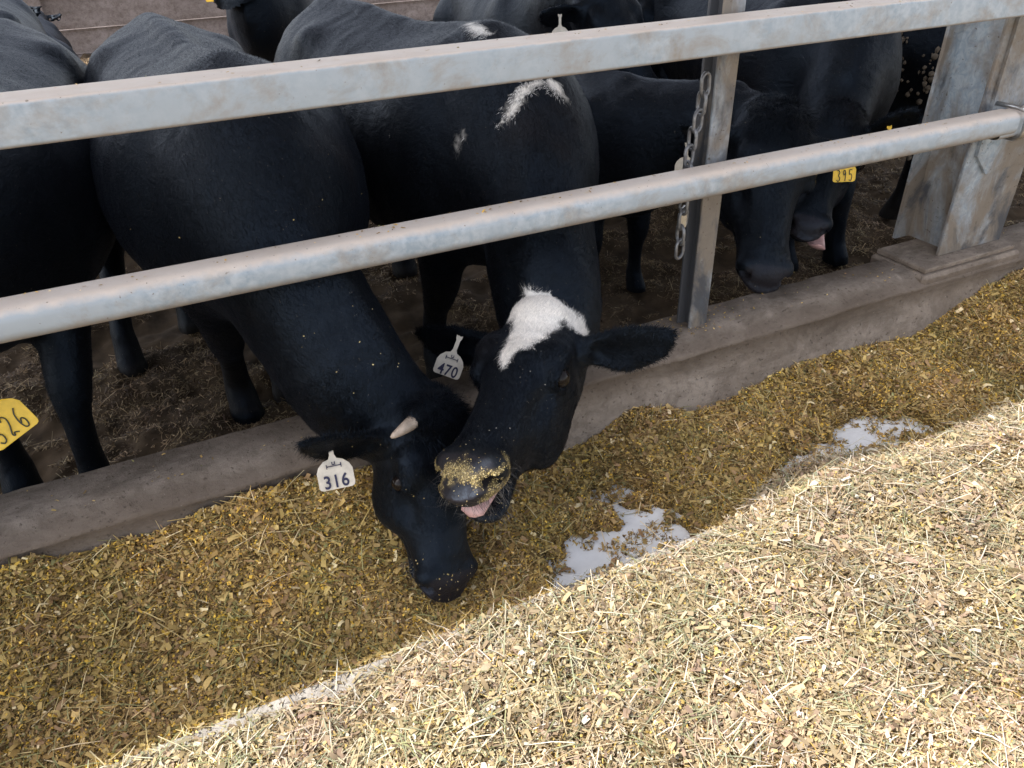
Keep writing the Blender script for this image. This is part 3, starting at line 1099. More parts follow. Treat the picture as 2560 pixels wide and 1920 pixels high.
    def horn(self, sg, base, pts, r0, tip_from=0.3):
        """a short horn; base and points are in head coordinates"""
        P = [self.HP(*q) for q in pts]
        mb = MB()
        n = len(P)
        mb.tube(P, [r0 * self.hs * (1 - (i / (n - 1)) ** 1.6 * .82) for i in range(n)], 14)
        mb.v = [tuple(np.array(q) + .003 * vnoise(np.array([q]), .02)[0]) for q in mb.v]
        return mb.build('horn', M['horn'], self.root, smooth=True)

    def tongue(self, pts, w=.026, t=.010):
        P = [self.HP(*q) for q in pts]
        V, F_ = [], []
        n = 16
        for i, p in enumerate(P):
            tg = nrm(P[min(i + 1, len(P) - 1)] - P[max(i - 1, 0)])
            sd = nrm(self.l - tg * (self.l @ tg))
            up = np.cross(tg, sd)
            f = [1, 1, 1, .95, .8, .45][min(i, 5)] if i < len(P) - 1 else .25
            for k in range(n):
                a = 2 * math.pi * k / n
                V.append(p + self.hs * f * (sd * w * math.cos(a) + up * (t * math.sin(a) - .35 * t * math.exp(-(math.cos(a) / .25) ** 2) * (math.sin(a) > 0))))
        for i in range(len(P) - 1):
            for k in range(n):
                F_.append([i * n + k, i * n + (k + 1) % n, (i + 1) * n + (k + 1) % n, (i + 1) * n + k])
        F_.append([k for k in range(n)][::-1])
        F_.append([(len(P) - 1) * n + k for k in range(n)])
        return fast_mesh('tongue', np.array(V), F_, M['tongue'], self.root)

    def fur(self, n, region, length=.016, width=.0011, flow=None, lift=.35, name='coat_hair', jitter=.35, curl=.25, col=None):
        """short hairs rooted on the body; region(V, headcoords) -> weight"""
        hq = self.to_head(self.V)
        wv = region(self.V, hq)
        tri = self.Q
        ar = np.linalg.norm(np.cross(self.V[tri[:, 2]] - self.V[tri[:, 0]], self.V[tri[:, 3]] - self.V[tri[:, 1]]), axis=1) * wv[tri].mean(1)
        p = ar / ar.sum()
        f = RNG.choice(len(tri), n, p=p)
        a, b = RNG.random((n, 1)), RNG.random((n, 1))
        q = tri[f]
        pos = (self.V[q[:, 0]] * (1 - a) + self.V[q[:, 1]] * a) * (1 - b) + (self.V[q[:, 3]] * (1 - a) + self.V[q[:, 2]] * a) * b
        nn = self.Nv[q].mean(1)
        nn /= np.linalg.norm(nn, axis=1, keepdims=True) + 1e-9
        cc = self.col[q].mean(1) if col is None else np.tile(np.array(col), (n, 1))
        d = flow(pos, self.to_head(pos)) if callable(flow) else np.tile(flow, (n, 1))
        d = d + jitter * RNG.normal(size=(n, 3)) + curl * np.stack([fbm(pos + 11 * i, .05, 2) for i in range(3)], 1) * 2
        d -= nn * (d * nn).sum(1, keepdims=True)
        d /= np.linalg.norm(d, axis=1, keepdims=True) + 1e-9
        ln = length * (0.55 + .9 * RNG.random((n, 1)))
        w = np.cross(d, nn)
        w /= np.linalg.norm(w, axis=1, keepdims=True) + 1e-9
        w = w * width / 2
        r = pos - nn * .0015
        m = r + ln * .5 * (d * (1 - lift * .3) + nn * lift)
        t = r + ln * (d + nn * lift * .75)
        Vv = np.stack([r - w, r + w, m + w * .8, m - w * .8, t], 1).reshape(-1, 3)
        i = np.arange(n)[:, None] * 5
        Fq = np.concatenate([i + np.array([0, 1, 2]), i + np.array([0, 2, 3]), i + np.array([3, 2, 4])], 0)
        cc = cc * (.8 + .5 * RNG.random((n, 1)))
        col5 = np.repeat(cc, 5, 0)
        return fast_mesh(name, Vv, Fq.astype(np.int32), M['coat'], self.root, attrs={'coat': col5, 'bare': np.zeros(len(Vv))})

    def ear_tag(self, sg, t, digits, mat, w=.072, hgt=.064, stem=.042, face=None, tilt=0.0, style='print', drop=None, off=.016, wshift=0.0, center=None):
        """tag hanging from the ear; everything in cow coordinates"""
        b, e, nf, wd, ln = self.ear[sg]
        piv = b + e * ln * t + nf * off + wd * wshift
        face = nrm(self.Rw.T @ np.asarray(face, float)) if face is not None else nf       # the way the printed side looks
        dn = np.array([0, 0, -1.0]) if drop is None else nrm(self.Rw.T @ np.asarray(drop, float))
        dn = nrm(dn - face * (dn @ face))
        sd = np.cross(face, dn)
        c, s = math.cos(math.radians(tilt)), math.sin(math.radians(tilt))
        dn, sd = dn * c + sd * s, sd * c - dn * s
        sw = .0065
        if center is not None:
            piv = self.L(center) - dn * (stem + hgt / 2)

        def P(x, y, z=0.0):
            return piv + sd * x + dn * y + face * z
        # outline: forked stem, shoulders, rounded panel
        hw = w / 2
        o = [(-sw * 1.25, -.006), (-sw * .5, -.004), (0, .001), (sw * .5, -.004), (sw * 1.25, -.006), (sw * 1.2, .002), (sw * .8, .008), (sw * .8, stem * .8), (sw * 1.4, stem)]
        sh = stem + .011
        o += [(hw * .55, stem + .004), (hw * .86, sh + .004), (hw, sh + .016)]
        bt = stem + hgt
        rr = .008
        o += [(hw, bt - rr), (hw - rr * .3, bt - rr * .3), (hw - rr, bt)]
        left = [(-x, y) for x, y in o[5:]][::-1]
        o = o + left
        mb = MB()
        n = len(o)
        zt = .0011
        wob = lambda x, y: .0025 * math.sin(x * 60) * (y > stem) + .0015 * math.cos(y * 70)
        mb.add([P(x, y, zt + wob(x, y)) for x, y in o] + [P(x, y, -zt + wob(x, y)) for x, y in o],
               [list(range(n)), list(range(2 * n - 1, n - 1, -1))] + [[i, i + n, (i + 1) % n + n, (i + 1) % n] for i in range(n)])
        # button behind the ear
        mb.tube([P(0, .0, -.014), P(0, .0, .0)], .0045, 8)
        tg = mb.build('ear_tag', mat, self.root)
        ink = MB()
        fc = self.Rw @ face
        ctr = (stem + bt) / 2 + .012

        def bar(x0, y0, x1, y1, t_=.0022):
            q0, q1 = np.array([x0, y0]), np.array([x1, y1])
            dv = nrm(q1 - q0)
            nv_ = np.array([-dv[1], dv[0]]) * t_ / 2
            pts = [q0 - nv_, q1 - nv_, q1 + nv_, q0 + nv_]
            ink.add([P(*p_, zt + .0030) for p_ in pts] + [P(*p_, zt + .0016) for p_ in pts], [(0, 1, 2, 3), (0, 4, 5, 1), (1, 5, 6, 2), (2, 6, 7, 3), (3, 7, 4, 0)])
        if style == 'print':
            y0 = stem + .0155
            bar(-.0155, y0, .0155, y0, .0017)
            for sx in (-.0155, .0155):
                bar(sx, y0 - .0050, sx, y0 + .0050, .0019)
            bar(-.003, y0 - .0095, -.003, y0 - .0035, .0018)
            bar(.003, y0 - .0095, .003, y0 - .0035, .0018)
            bar(-.003, y0 - .0032, .003, y0 - .0032, .0018)
            cu = bpy.data.curves.new('tag_number', 'FONT')
            cu.body = digits
            cu.align_x = 'CENTER'
            cu.align_y = 'CENTER'
            cu.size = .040
            cu.offset = .0007
            cu.space_character = 1.12
            to = bpy.data.objects.new('tmp', cu)
            S.collection.objects.link(to)
            bpy.context.view_layer.update()
            me = bpy.data.meshes.new_from_object(to.evaluated_get(bpy.context.evaluated_depsgraph_get()))
            tv = np.array([v.co[:] for v in me.vertices])
            tf = [list(p_.vertices) for p_ in me.polygons]
            bpy.data.objects.remove(to)
            bpy.data.meshes.remove(me)
            tv[:, 0] -= (tv[:, 0].min() + tv[:, 0].max()) / 2
            tv[:, 1] -= (tv[:, 1].min() + tv[:, 1].max()) / 2
            sx = min(1.0, .053 / (tv[:, 0].max() - tv[:, 0].min()))
            ink.add([P(x * sx, ctr + .0035 - y * 1.02, zt + .0030) for x, y, _ in tv], tf)
            ink.build('tag_number', M['ink'], tg)
        elif digits:
            G = {'3': [[(-.5, -.9), (0, -1.0), (.45, -.6), (.0, -.08), (.5, .35), (.35, .85), (-.2, 1.0), (-.6, .75)]],
                 '2': [[(-.5, -.6), (-.1, -1), (.45, -.65), (.2, 0), (-.5, .75), (-.3, 1), (.0, .75), (.6, .95)]],
                 '6': [[(.35, -1), (-.25, -.5), (-.5, .3), (-.25, .95), (.3, .95), (.5, .4), (.1, .1), (-.4, .5)]],
                 '9': [[(.4, -.6), (0, -1), (-.45, -.6), (-.1, -.1), (.4, -.6), (.38, .2), (.3, 1)]],
                 '5': [[(.5, -1), (-.35, -1), (-.4, -.2), (.2, -.25), (.55, .3), (.2, .95), (-.5, .8)]],
                 '8': [[(.3, -.8), (-.2, -1), (-.4, -.55), (.3, .3), (.2, .95), (-.3, .95), (-.35, .4), (.35, -.4), (.3, -.8)]],
                 '0': [[(0, -1), (-.45, -.3), (-.4, .6), (0, 1), (.4, .6), (.45, -.3), (0, -1)]]}
            nD = len(digits)
            cw = .8 * w / nD
            for i, ch in enumerate(digits):
                for stroke in G[ch]:
                    pp = np.array(stroke, float)
                    fine = []
                    for j in range(len(pp) - 1):
                        q0, q1, q2, q3 = pp[max(j - 1, 0)], pp[j], pp[j + 1], pp[min(j + 2, len(pp) - 1)]
                        for t_ in np.linspace(0, 1, 7)[:-1]:
                            fine.append(.5 * (2 * q1 + (q2 - q0) * t_ + (2 * q0 - 5 * q1 + 4 * q2 - q3) * t_ ** 2 + (3 * q1 - q0 - 3 * q2 + q3) * t_ ** 3))
                    fine.append(pp[-1])
                    x0 = (i - (nD - 1) / 2) * cw
                    ink.tube([P(x0 + q[0] * cw * .46, ctr + q[1] * hgt * .27, zt + .0022) for q in fine], .0015, 5)
            ink.build('tag_number', M['inkb'], tg)
        return tg


def w2(v):
    return np.asarray(v, float)


COWS = {}


def seg_d(P, pts):
    d = np.full(len(P), 1e9)
    for a, b in zip(pts[:-1], pts[1:]):
        a, b = np.array(a), np.array(b)
        e = b - a
        t = np.clip(((P - a[:3]) @ e[:3]) / (e[:3] @ e[:3]), 0, 1)
        d = np.minimum(d, np.linalg.norm(P - (a[:3] + t[:, None] * e[:3]), axis=1) - (a[3] + t * e[3]))
    return d


def paint_470(c, V, hq):
    n = .016 * fbm(V, .020, 3) + .010 * fbm(V, .06, 2)
    face = (np.linalg.norm(V - c.HP(.2, 0, 0), axis=1) < .6) & (hq[:, 2] > -.0)
    d = poly_sd(hq[:, :2], [(-.030, .02), (-.035, .075), (-.012, .105), (.028, .135), (.036, .10), (.040, .070), (.062, .062), (.118, .054), (.165, .028), (.20, .010), (.235, -.004), (.20, -.022), (.155, -.030), (.11, -.026), (.072, -.040), (.058, -.065), (.030, -.085), (.015, -.075), (-.01, -.055), (-.026, -.03)])
    w = sstep(.004, -.004, d + n) * face
    st = seg_d(V, [(.395, -.03, 1.205, .004), (.423, -.034, 1.203, .010), (.50, -.054, 1.195, .013), (.575, -.05, 1.183, .001)])
    st = np.minimum(st, seg_d(V, [(.748, -.035, 1.099, .006), (.748, -.078, 1.083, .010), (.757, -.117, 1.051, .011), (.756, -.168, 1.000, .000)]))
    st = np.minimum(st, seg_d(V, [(.752, -.005, 1.098, .003), (.768, .009, 1.083, .012), (.79, .03, 1.053, .002)]))
    st = np.minimum(st, seg_d(V, [(.663, -.217, .985, .001), (.655, -.226, .96, .002), (.647, -.236, .937, .001)]))
    return np.maximum(w, sstep(.003, -.003, st + .5 * n))


# 316: head down in the feed
A = Cow((.13, 2.53), (.10, -1), (.400, 1.425, -1.04), (.335, 1.19, -1.345), roll=26, h=.016, hh=.0065, seed=1, hw=1.55, hd=1.3,
        label='black horned cow with white ear tag 316 eating with its muzzle in the feed', upref=.5, neck_r=1.0, neck_shift=-.085, bw=1.14, horn_base=[(-.02, .0, .06, .05), (-.005, -.045, .085, .046), (.012, -.082, .099, .031), (.020, -.097, .104, .020)],
        ears=((-1, (1, -.04, -.05), .225, 20), (1, (1, .05, -.2), .19, 0)), legs={'fl': (-.36, -.12), 'fr': (-.30, .03)})
A.eyes()
A.horn(-1, None, [(.004, -.072, .095), (.018, -.095, .103), (.032, -.114, .106), (.044, -.130, .106), (.054, -.143, .104), (.060, -.150, .102)], .0235)
# 470: white blaze, head raised over the feed, mouth open
B = Cow((.83, 2.58), (.16, -1), (.765, 1.50, -.955), (.395, 1.15, -1.035), roll=-16, h=.016, hh=.0055, seed=2, mouth=.026, hw=1.14, hd=1.22,
        label='black cow with a white forehead patch and white ear tag 470, mouth open', paint=paint_470, upref=.15, neck_r=1.05, ear_w=.84, bw=1.12,
        ears=((1, (1, .20, -.10), .245, 0), (-1, (1, .10, -.10), .265, 0)), legs={'fl': (-.10, 0), 'fr': (-.20, 0)})
B.eyes()
B.tongue([(.38, 0, -.066), (.43, -.004, -.066), (.48, -.008, -.068), (.515, -.012, -.072), (.535, -.014, -.079), (.541, -.014, -.086)], .037, .013)
I_ = Cow((1.58, 2.90), (.12, -1), (1.86, 1.98, -.665), (1.685, 1.73, -1.09), roll=0, h=.02, hh=.0075, seed=3, hw=1.36, hd=1.1, size=.77,
         label='black cow looking down over the kerb beside the slim post, with yellow tag 395', upref=.5,
         ears=((1, (1, .1, -.10), .25, 0), (-1, (1, -.32, -.05), .27, 0)))
I_.eyes()
J = Cow((2.60, 2.98), (-.06, -1), (2.27, 2.08, -.735), (1.985, 1.87, -1.025), roll=0, h=.022, hh=.009, seed=4, hw=1.3, hd=1.15, legs={'fl': (.14, 0), 'fr': (.10, .06)}, mouth=.02,
        label='black cow licking its nose with a pink tongue, left of the wide column', upref=.3,
        ears=((1, (1, 1.5, -.35), .21, 0), (-1, (1, .1, -.25), .20, 0)))
J.eyes()
J.tongue([(.42, .03, -.060), (.47, .035, -.062), (.51, .04, -.060), (.550, .050, -.050), (.580, .055, -.025), (.590, .055, .010)], .040, .012)
C_ = Cow((-.50, 2.75), (-.10, -1), (-.74, 1.66, -.78), (-.92, 1.42, -1.14), roll=0, h=.022, hh=.011, seed=5, bw=1.1, legs={'fr': (.05, .05), 'fl': (.17, -.03), 'hl': (.5, 0)},
         label='black cow at the left edge with a yellow ear tag reading 326', upref=.5)
C_.eyes()
G_ = Cow((1.95, 4.20), (-.12, -1), (1.80, 3.08, -.35), (1.93, 2.79, -.76), roll=0, h=.025, hh=.011, seed=6, hw=1.3,
         label='black cow facing the camera above the top rail, with a white ear tag', upref=.4)
G_.eyes()
H_ = Cow((2.62, 4.75), (-.10, -1), (2.44, 3.62, -.44), (2.42, 3.30, -.84), roll=0, h=.03, hh=.014, seed=7,
         label='black cow behind the slim post with a yellow ear tag ending in 80', upref=.4)
F_c = Cow((1.05, 6.25), (-.45, -1), (.68, 5.55, -.36), (.585, 5.42, -.80), roll=0, h=.035, hh=.016, seed=8, hw=1.5, hd=1.3,
          label='black cow at the far end hanging its head before the board wall', upref=.4)
D_ = Cow((-.72, 4.95), (-.03, 1), (-.75, 6.05, -.5), (-.77, 6.35, -.75), h=.03, hh=.018, seed=9,
         label='black cow turned away at upper left, directly behind the cow at the edge')
D2 = Cow((-1.0, 7.0), (.04, 1), (-1.0, 8.1, -.45), (-1.0, 8.4, -.7), h=.035, hh=.018, seed=10,
         label='black cow turned away at upper left, second from the edge and farther back')
E_ = Cow((-.92, 8.9), (.0, 1), (-.9, 10.0, -.9), (-.9, 10.3, -1.15), h=.035, hh=.018, seed=11, lying=True,
         label='black cow lying farthest back at upper left by the board wall')
K_ = Cow((4.2, 5.2), (1, -.1), (5.3, 5.1, -.45), (5.6, 5.05, -.7), h=.035, hh=.02, seed=12,
         label='black cow standing side on beyond the others at upper right')
M_ = Cow((3.62, 3.24), (.12, 1), (3.75, 4.35, -.45), (3.8, 4.65, -.75), h=.025, hh=.018, seed=13,
         label='black cow with dried mud clods on its rump, behind the wide column')

# ear tags
A.ear_tag(-1, .80, '316', M['tagw'], center=(.1555, 1.334, -1.052), w=.078, hgt=.068, stem=.045, face=(-.10, -.80, .42), tilt=0)
B.ear_tag(-1, .78, '470', M['tagw'], face=(-.2, -.85, .35), tilt=-27, center=(.524, 1.585, -1.012))
I_.ear_tag(1, .55, '395', M['tagy'], wshift=.034, face=(-.5, -.8, .2), tilt=4, style='hand', w=.072, hgt=.066, stem=.05)
I_.ear_tag(-1, .62, '', M['tagw'], wshift=-.052, face=(-.5, -.8, .2), tilt=0, style='blank')
J.ear_tag(1, .55, '', M['tagy'], face=(-.5, -.8, .3), tilt=10, style='blank')
C_.ear_tag(1, 1.0, '326', M['tagy'], center=(-.448, 1.60, -.880), face=(-.0, -.85, .45), tilt=26, style='hand', w=.098, hgt=.085, stem=.03)
G_.ear_tag(-1, .6, '', M['tagw'], face=(-.4, -.85, .3), style='blank')
H_.ear_tag(-1, .6, '80', M['tagy'], face=(-.5, -.8, .3), tilt=0, style='hand', w=.06, hgt=.055)
F_c.ear_tag(-1, .4, '', M['tagy'], face=(-.1, -.9, .3), style='blank')

# chain hanging at the slim post
CO2 = (1.279, 1.612, -.40)
ch = empty('steel_chain', CO2)
tag(ch, 'dark steel chain with a clip hanging down the slim post', 'chain')
zc, kx = -.392, 0
cxs = lambda z: float(np.interp(-z, [.39, .60, .86], [1.276, 1.238, 1.240]))
while zc > -.85:
    c = np.array([cxs(zc - .02) + .002 * (kx % 3 - 1), 1.606, zc - .02])
    sdv = nrm(np.array([math.cos(.35), math.sin(.35), 0])) if kx % 2 == 0 else nrm(np.array([-math.sin(.35), math.cos(.35), 0]))
    if kx % 2:
        sdv = nrm(sdv + .45 * np.array([1, 0, 0]))
    mb = MB()
    mb.tube(stadium(c, .056, .036, .0048, np.array([.04 * ((kx * 7) % 3 - 1), 0, 1.0]), sdv), .0048, 8, closed=True)
    mb.build('link', M['chain'], ch, smooth=True, off=CO2)
    zc -= .0435
    kx += 1
mb = MB()
mb.box((1.243, 1.612, -.765), (.013, .008, .022), bev=.004)
mb.tube([(1.236, 1.612, -.745), (1.237, 1.612, -.730), (1.246, 1.612, -.724), (1.254, 1.612, -.731), (1.254, 1.612, -.745)], .003, 8)
mb.build('clip', M['clip'], ch, smooth=False, off=CO2)

# dried mud on the rump of the cow behind the column
def clods(c, n, region, rad=(.005, .017)):
    w = region(c.V) * np.ones(len(c.V))
    idx = RNG.choice(len(c.V), n, p=w / w.sum())
    mb = MB()
    ico = np.array([(0, 0, 1), (.9, 0, .45), (.28, .85, .45), (-.72, .52, .45), (-.72, -.52, .45), (.28, -.85, .45), (.72, .52, -.45), (-.28, .85, -.45), (-.9, 0, -.45), (-.28, -.85, -.45), (.72, -.52, -.45), (0, 0, -1)], float)
    fc = [(0, 1, 2), (0, 2, 3), (0, 3, 4), (0, 4, 5), (0, 5, 1), (1, 6, 2), (2, 7, 3), (3, 8, 4), (4, 9, 5), (5, 10, 1), (6, 7, 2), (7, 8, 3), (8, 9, 4), (9, 10, 5), (10, 6, 1), (11, 7, 6), (11, 8, 7), (11, 9, 8), (11, 10, 9), (11, 6, 10)]
    for i in idx:
        r = rad[0] + (rad[1] - rad[0]) * RNG.random() ** 2.2
        p = c.V[i] + c.Nv[i] * r * .25
        mb.add(p + (ico * r * (0.6 + .7 * RNG.random((12, 1)))) * np.array([1, .8 + .5 * RNG.random(), .8 + .7 * RNG.random()]), fc)
    return mb.build('mud_clods', M['clod'], c.root, smooth=True)


tag(clods(M_, 1500, lambda V: (V[:, 0] < .45) * (V[:, 2] > .30) * (V[:, 2] < 1.08) * sstep(-.15, .2, fbm(V, .16, 3) + .12)), kind='stuff')

# ------------------------------------------------------------------ hair
def body_flow(c):
    def f(P, hq):
        hd_ = np.linalg.norm(P - c.HP(.2, 0, 0), axis=1)
        w = sstep(.42, .28, hd_)[:, None]
        g = np.where(hq[:, :1] > .13, 1.0, -1.0) * c.a[None]
        b = np.tile(np.array([-1.0, 0, -.55]), (len(P), 1))
        nk = nrm(c.poll - np.array([.5, 0, .9]))
        b2 = np.tile(nk * .9 + np.array([0, 0, -.4]), (len(P), 1))
        wn_ = sstep(.45, .8, P[:, 0])[:, None]
        return (b * (1 - wn_) + b2 * wn_) * (1 - w) + g * w
    return f


def cam_local(c):
    return c.L((0, 0, 0))


def facing(c, V, N_):
    d = cam_local(c) - V
    d /= np.linalg.norm(d, axis=1, keepdims=True)
    return (N_ * d).sum(1)


def coat_hair(c, n, length=.016, width=.0012, lift=.28, zmin=.30):
    reg = lambda V, hq: (V[:, 2] > zmin) * (facing(c, V, c.Nv) > -.45) * (hq[:, 0] < .47) * (V[:, 0] > -.95) * (1 + 2.5 * (hq[:, 0] > -.15)) * (.5 + 1.5 * sstep(-.3, .9, V[:, 0]))
    o = c.fur(n, reg, length, width, body_flow(c), lift)
    return o


def ear_fringe(c, n, length=.019):
    def reg(V, hq):
        w = np.zeros(len(V))
        for sg, (b, e, nf, wd, ln) in c.ear.items():
            q = V - b
            t = q @ e / ln
            r = np.linalg.norm(q - np.outer(q @ e, e), axis=1)
            w = np.maximum(w, (t > .25) * (t < 1.1) * (r < .11))
        return w

    def flow(P, hq):
        out = np.zeros_like(P)
        best = np.full(len(P), 9.0)
        for sg, (b, e, nf, wd, ln) in c.ear.items():
            q = P - b
            r = np.linalg.norm(q - np.outer(q @ e, e), axis=1)
            lat = (q @ wd)[:, None]
            f = e[None] * .8 + wd[None] * np.clip(lat / .03, -1, 1) * .8
            m = r < best
            out[m] = f[m]
            best[m] = r[m]
        return out
    return c.fur(n, reg, length, .0011, flow, .22, name='ear_hair', jitter=.3)


def poll_tuft(c, n, length=.05, col=None):
    reg = lambda V, hq: sstep(.11, .03, hq[:, 0]) * sstep(-.10, -.04, hq[:, 0]) * sstep(.10, .05, np.abs(hq[:, 1])) * (hq[:, 2] > .02)
    return c.fur(n, reg, length, .0013, lambda P, hq: c.a[None] * 1.0 + c.l[None] * hq[:, 1:2] * 5 + 0 * P, .55, name='poll_hair', jitter=.55, curl=.6, col=col)


def whiskers(c, n, length=.04):
    reg = lambda V, hq: sstep(.42, .48, hq[:, 0]) * (hq[:, 2] < .0) * (np.abs(hq[:, 1]) > .012)
    return c.fur(n, reg, length, .0008, lambda P, hq: c.a[None] * .6 - c.u[None] * .8 + c.l[None] * np.sign(hq[:, 1:2]) * .7, 1.1, name='whiskers', jitter=.5, curl=.2, col=(.10, .09, .08))


coat_hair(A, 90000)
coat_hair(B, 110000)
coat_hair(I_, 60000, .015)
coat_hair(C_, 30000, .018)
coat_hair(J, 35000, .016)
coat_hair(G_, 16000, .018)
for c_, n_ in ((A, 5000), (B, 9000), (I_, 4500), (J, 2500), (G_, 1500)):
    ear_fringe(c_, n_)
poll_tuft(I_, 2600, .055)
poll_tuft(A, 2200, .04)
poll_tuft(J, 900, .04)
whiskers(B, 300, .034)
whiskers(A, 120, .03)
# the white forehead hair of 470, longer and overlapping the black
B.fur(15000, lambda V, hq: np.clip(B.col[:, 0] / .7, 0, 1) ** 2 * (hq[:, 0] > -.015), .014, .0012,
      lambda P, hq: np.where(hq[:, :1] > .06, 1.0, -.7) * B.a[None] + B.l[None] * hq[:, 1:2] * 5, .16, name='forehead_hair', jitter=.28, curl=.35, col=(.92, .87, .80))
B.fur(1500, lambda V, hq: np.clip(B.col[:, 0] / .7, 0, 1) ** 2 * (hq[:, 0] < -.3), .017, .0012, np.array([-.1, -.5, -.8]), .12, name='shoulder_hair', jitter=.3, col=(.80, .78, .75))


def crumbs(c, n, region, size=(.003, .007), name='feed_crumbs', pal=None):
    w = region(c.V, c.to_head(c.V)) * np.ones(len(c.V))
    idx = RNG.choice(len(c.V), n, p=w / w.sum())
    P = c.V[idx] + c.Nv[idx] * .0012
    V_, F_, T_ = [], [], []
    pl = PAL_CRUMB if pal is None else pal
    k = len(P)
    t = RNG.normal(size=(k, 3))
    t -= c.Nv[idx] * (t * c.Nv[idx]).sum(1, keepdims=True)
    t /= np.linalg.norm(t, axis=1, keepdims=True)
    b = np.cross(c.Nv[idx], t)
    P = P + (t * RNG.uniform(-1, 1, (k, 1)) + b * RNG.uniform(-1, 1, (k, 1))) * .0042
    L_ = (size[0] + (size[1] - size[0]) * RNG.random((k, 1)) ** 2)
    Wd = L_ * (.25 + .5 * RNG.random((k, 1)))
    up = c.Nv[idx] * L_ * .35
    V_ = np.stack([P - t * L_ / 2 - b * Wd / 2, P - t * L_ / 2 + b * Wd / 2, P - b * Wd / 2 + up, P + b * Wd / 2 + up, P + t * L_ / 2 - b * Wd / 2, P + t * L_ / 2 + b * Wd / 2], 1).reshape(-1, 3)
    i_ = np.arange(k)[:, None] * 6
    F_ = np.concatenate([i_ + np.array([0, 1, 3, 2]), i_ + np.array([2, 3, 5, 4])], 0)
    col_ = np.repeat(pl[RNG.integers(0, len(pl), k)] * (.75 + .5 * RNG.random((k, 1))), 6, 0)
    o = fast_mesh(name, V_, F_.astype(np.int32), M['feed'], c.root, False, attrs={'tone': col_})
    return tag(o, kind='stuff')


PAL_CRUMB = np.array([(.42, .325, .13), (.48, .385, .18), (.36, .27, .10), (.30, .225, .105), (.52, .43, .24)])


def nose_caked(V, hq):
    on = sstep(.455, .480, hq[:, 0])
    la, up = hq[:, 1], hq[:, 2]
    band = sstep(.016, .006, np.abs(up - .036 + .25 * np.abs(la)))
    right = sstep(.030, .018, np.hypot(la - .058, up + .022))
    left = sstep(.024, .012, np.hypot(la + .052, up - .004))
    n = sstep(-.10, .12, fbm(V, .018, 3) + .05)
    return on * (np.maximum(np.maximum(band, right), left) * n + .012)


w_ = np.clip(nose_caked(B.V, B.to_head(B.V)) * 1.1, 0, .85)[:, None]          # a paste of meal under the crumbs
B.col = B.col * (1 - w_) + np.array([.205, .152, .066]) * (.75 + .7 * vnoise(B.V, .006)[:, None]) * w_
B.body.data.attributes['coat'].data.foreach_set('color', np.ascontiguousarray(np.concatenate([B.col, np.ones((len(B.col), 1))], 1), np.float32).ravel())
crumbs(B, 3400, nose_caked, (.0012, .0036))
crumbs(B, 16, nose_caked, (.006, .014), 'feed_shreds')
crumbs(B, 100, lambda V, hq: (hq[:, 0] > .12) * (hq[:, 0] < .48) * (hq[:, 2] > -.02) + .08 * (V[:, 2] > .7), (.0012, .0032), 'dust_flecks', np.array([(.5, .48, .42), (.6, .52, .35), (.4, .38, .34)]))
crumbs(A, 110, lambda V, hq: (V[:, 2] > .35) * (V[:, 0] > -.2), (.0015, .005), 'dust_flecks')
crumbs(A, 120, lambda V, hq: (hq[:, 0] > .44) * (hq[:, 2] < .05), (.002, .006))
crumbs(I_, 40, lambda V, hq: (V[:, 2] > .3) * (V[:, 0] > -.2), (.002, .006), 'dust_flecks')

# ------------------------------------------------------------------ feed (nobody could count it)
def in_view(P, m=0.55):
    x, y, z = P @ RGT, P @ DWN, P @ FWD
    f = 26.353 / 18.0
    return (z > .1) & (np.abs(x / np.maximum(z, .1)) * f < 1 + m) & (np.abs(y / np.maximum(z, .1)) * f < .75 + m)


KX = [-6, -1.2, -.56, -.27, 0, .35, .88, 1.05, 1.3, 1.7, 2.0, 2.2, 2.43, 2.73, 3.5, 9]
KZ = [-1.2, -1.2, -1.2, -1.217, -1.193, -1.25, -1.345, -1.29, -1.34, -1.306, -1.32, -1.335, -1.26, -1.235, -1.21, -1.21]
PATCH = [[(.585, 1.02), (.592, 1.153), (.645, 1.201), (.80, 1.235), (.894, 1.275), (.985, 1.245), (.985, 1.14), (.96, 1.02)],
         [(1.36, 1.14), (1.40, 1.215), (1.494, 1.262), (1.60, 1.285), (1.70, 1.335), (1.80, 1.29), (1.93, 1.245), (1.96, 1.17), (1.78, 1.14), (1.69, 1.16), (1.62, 1.09), (1.50, 1.10)],
         [(.835, 1.335), (.875, 1.365), (.93, 1.36), (.93, 1.325), (.88, 1.30)]]


def alley_edge(X):
    return LIP - .022 + .070 * noise2(X, X * 0, .33, 3, 2.0) + .11 * np.exp(-((X - 1.38) / .22) ** 2) + .03 * np.exp(-((X - 2.1) / .3) ** 2) - .03 * np.exp(-((X - .06) / .10) ** 2)


def alley_h(X, Y):
    e = alley_edge(X)
    t = sstep(e + .004, e - .16, Y)
    return t * (.030 + .035 * sstep(e, e - .3, Y) + .06 * noise2(X, Y, .30, 3, 7.0) + .030 * noise2(X, Y, .085, 3, 3.0)) + np.where(Y < e, .006, -.09)


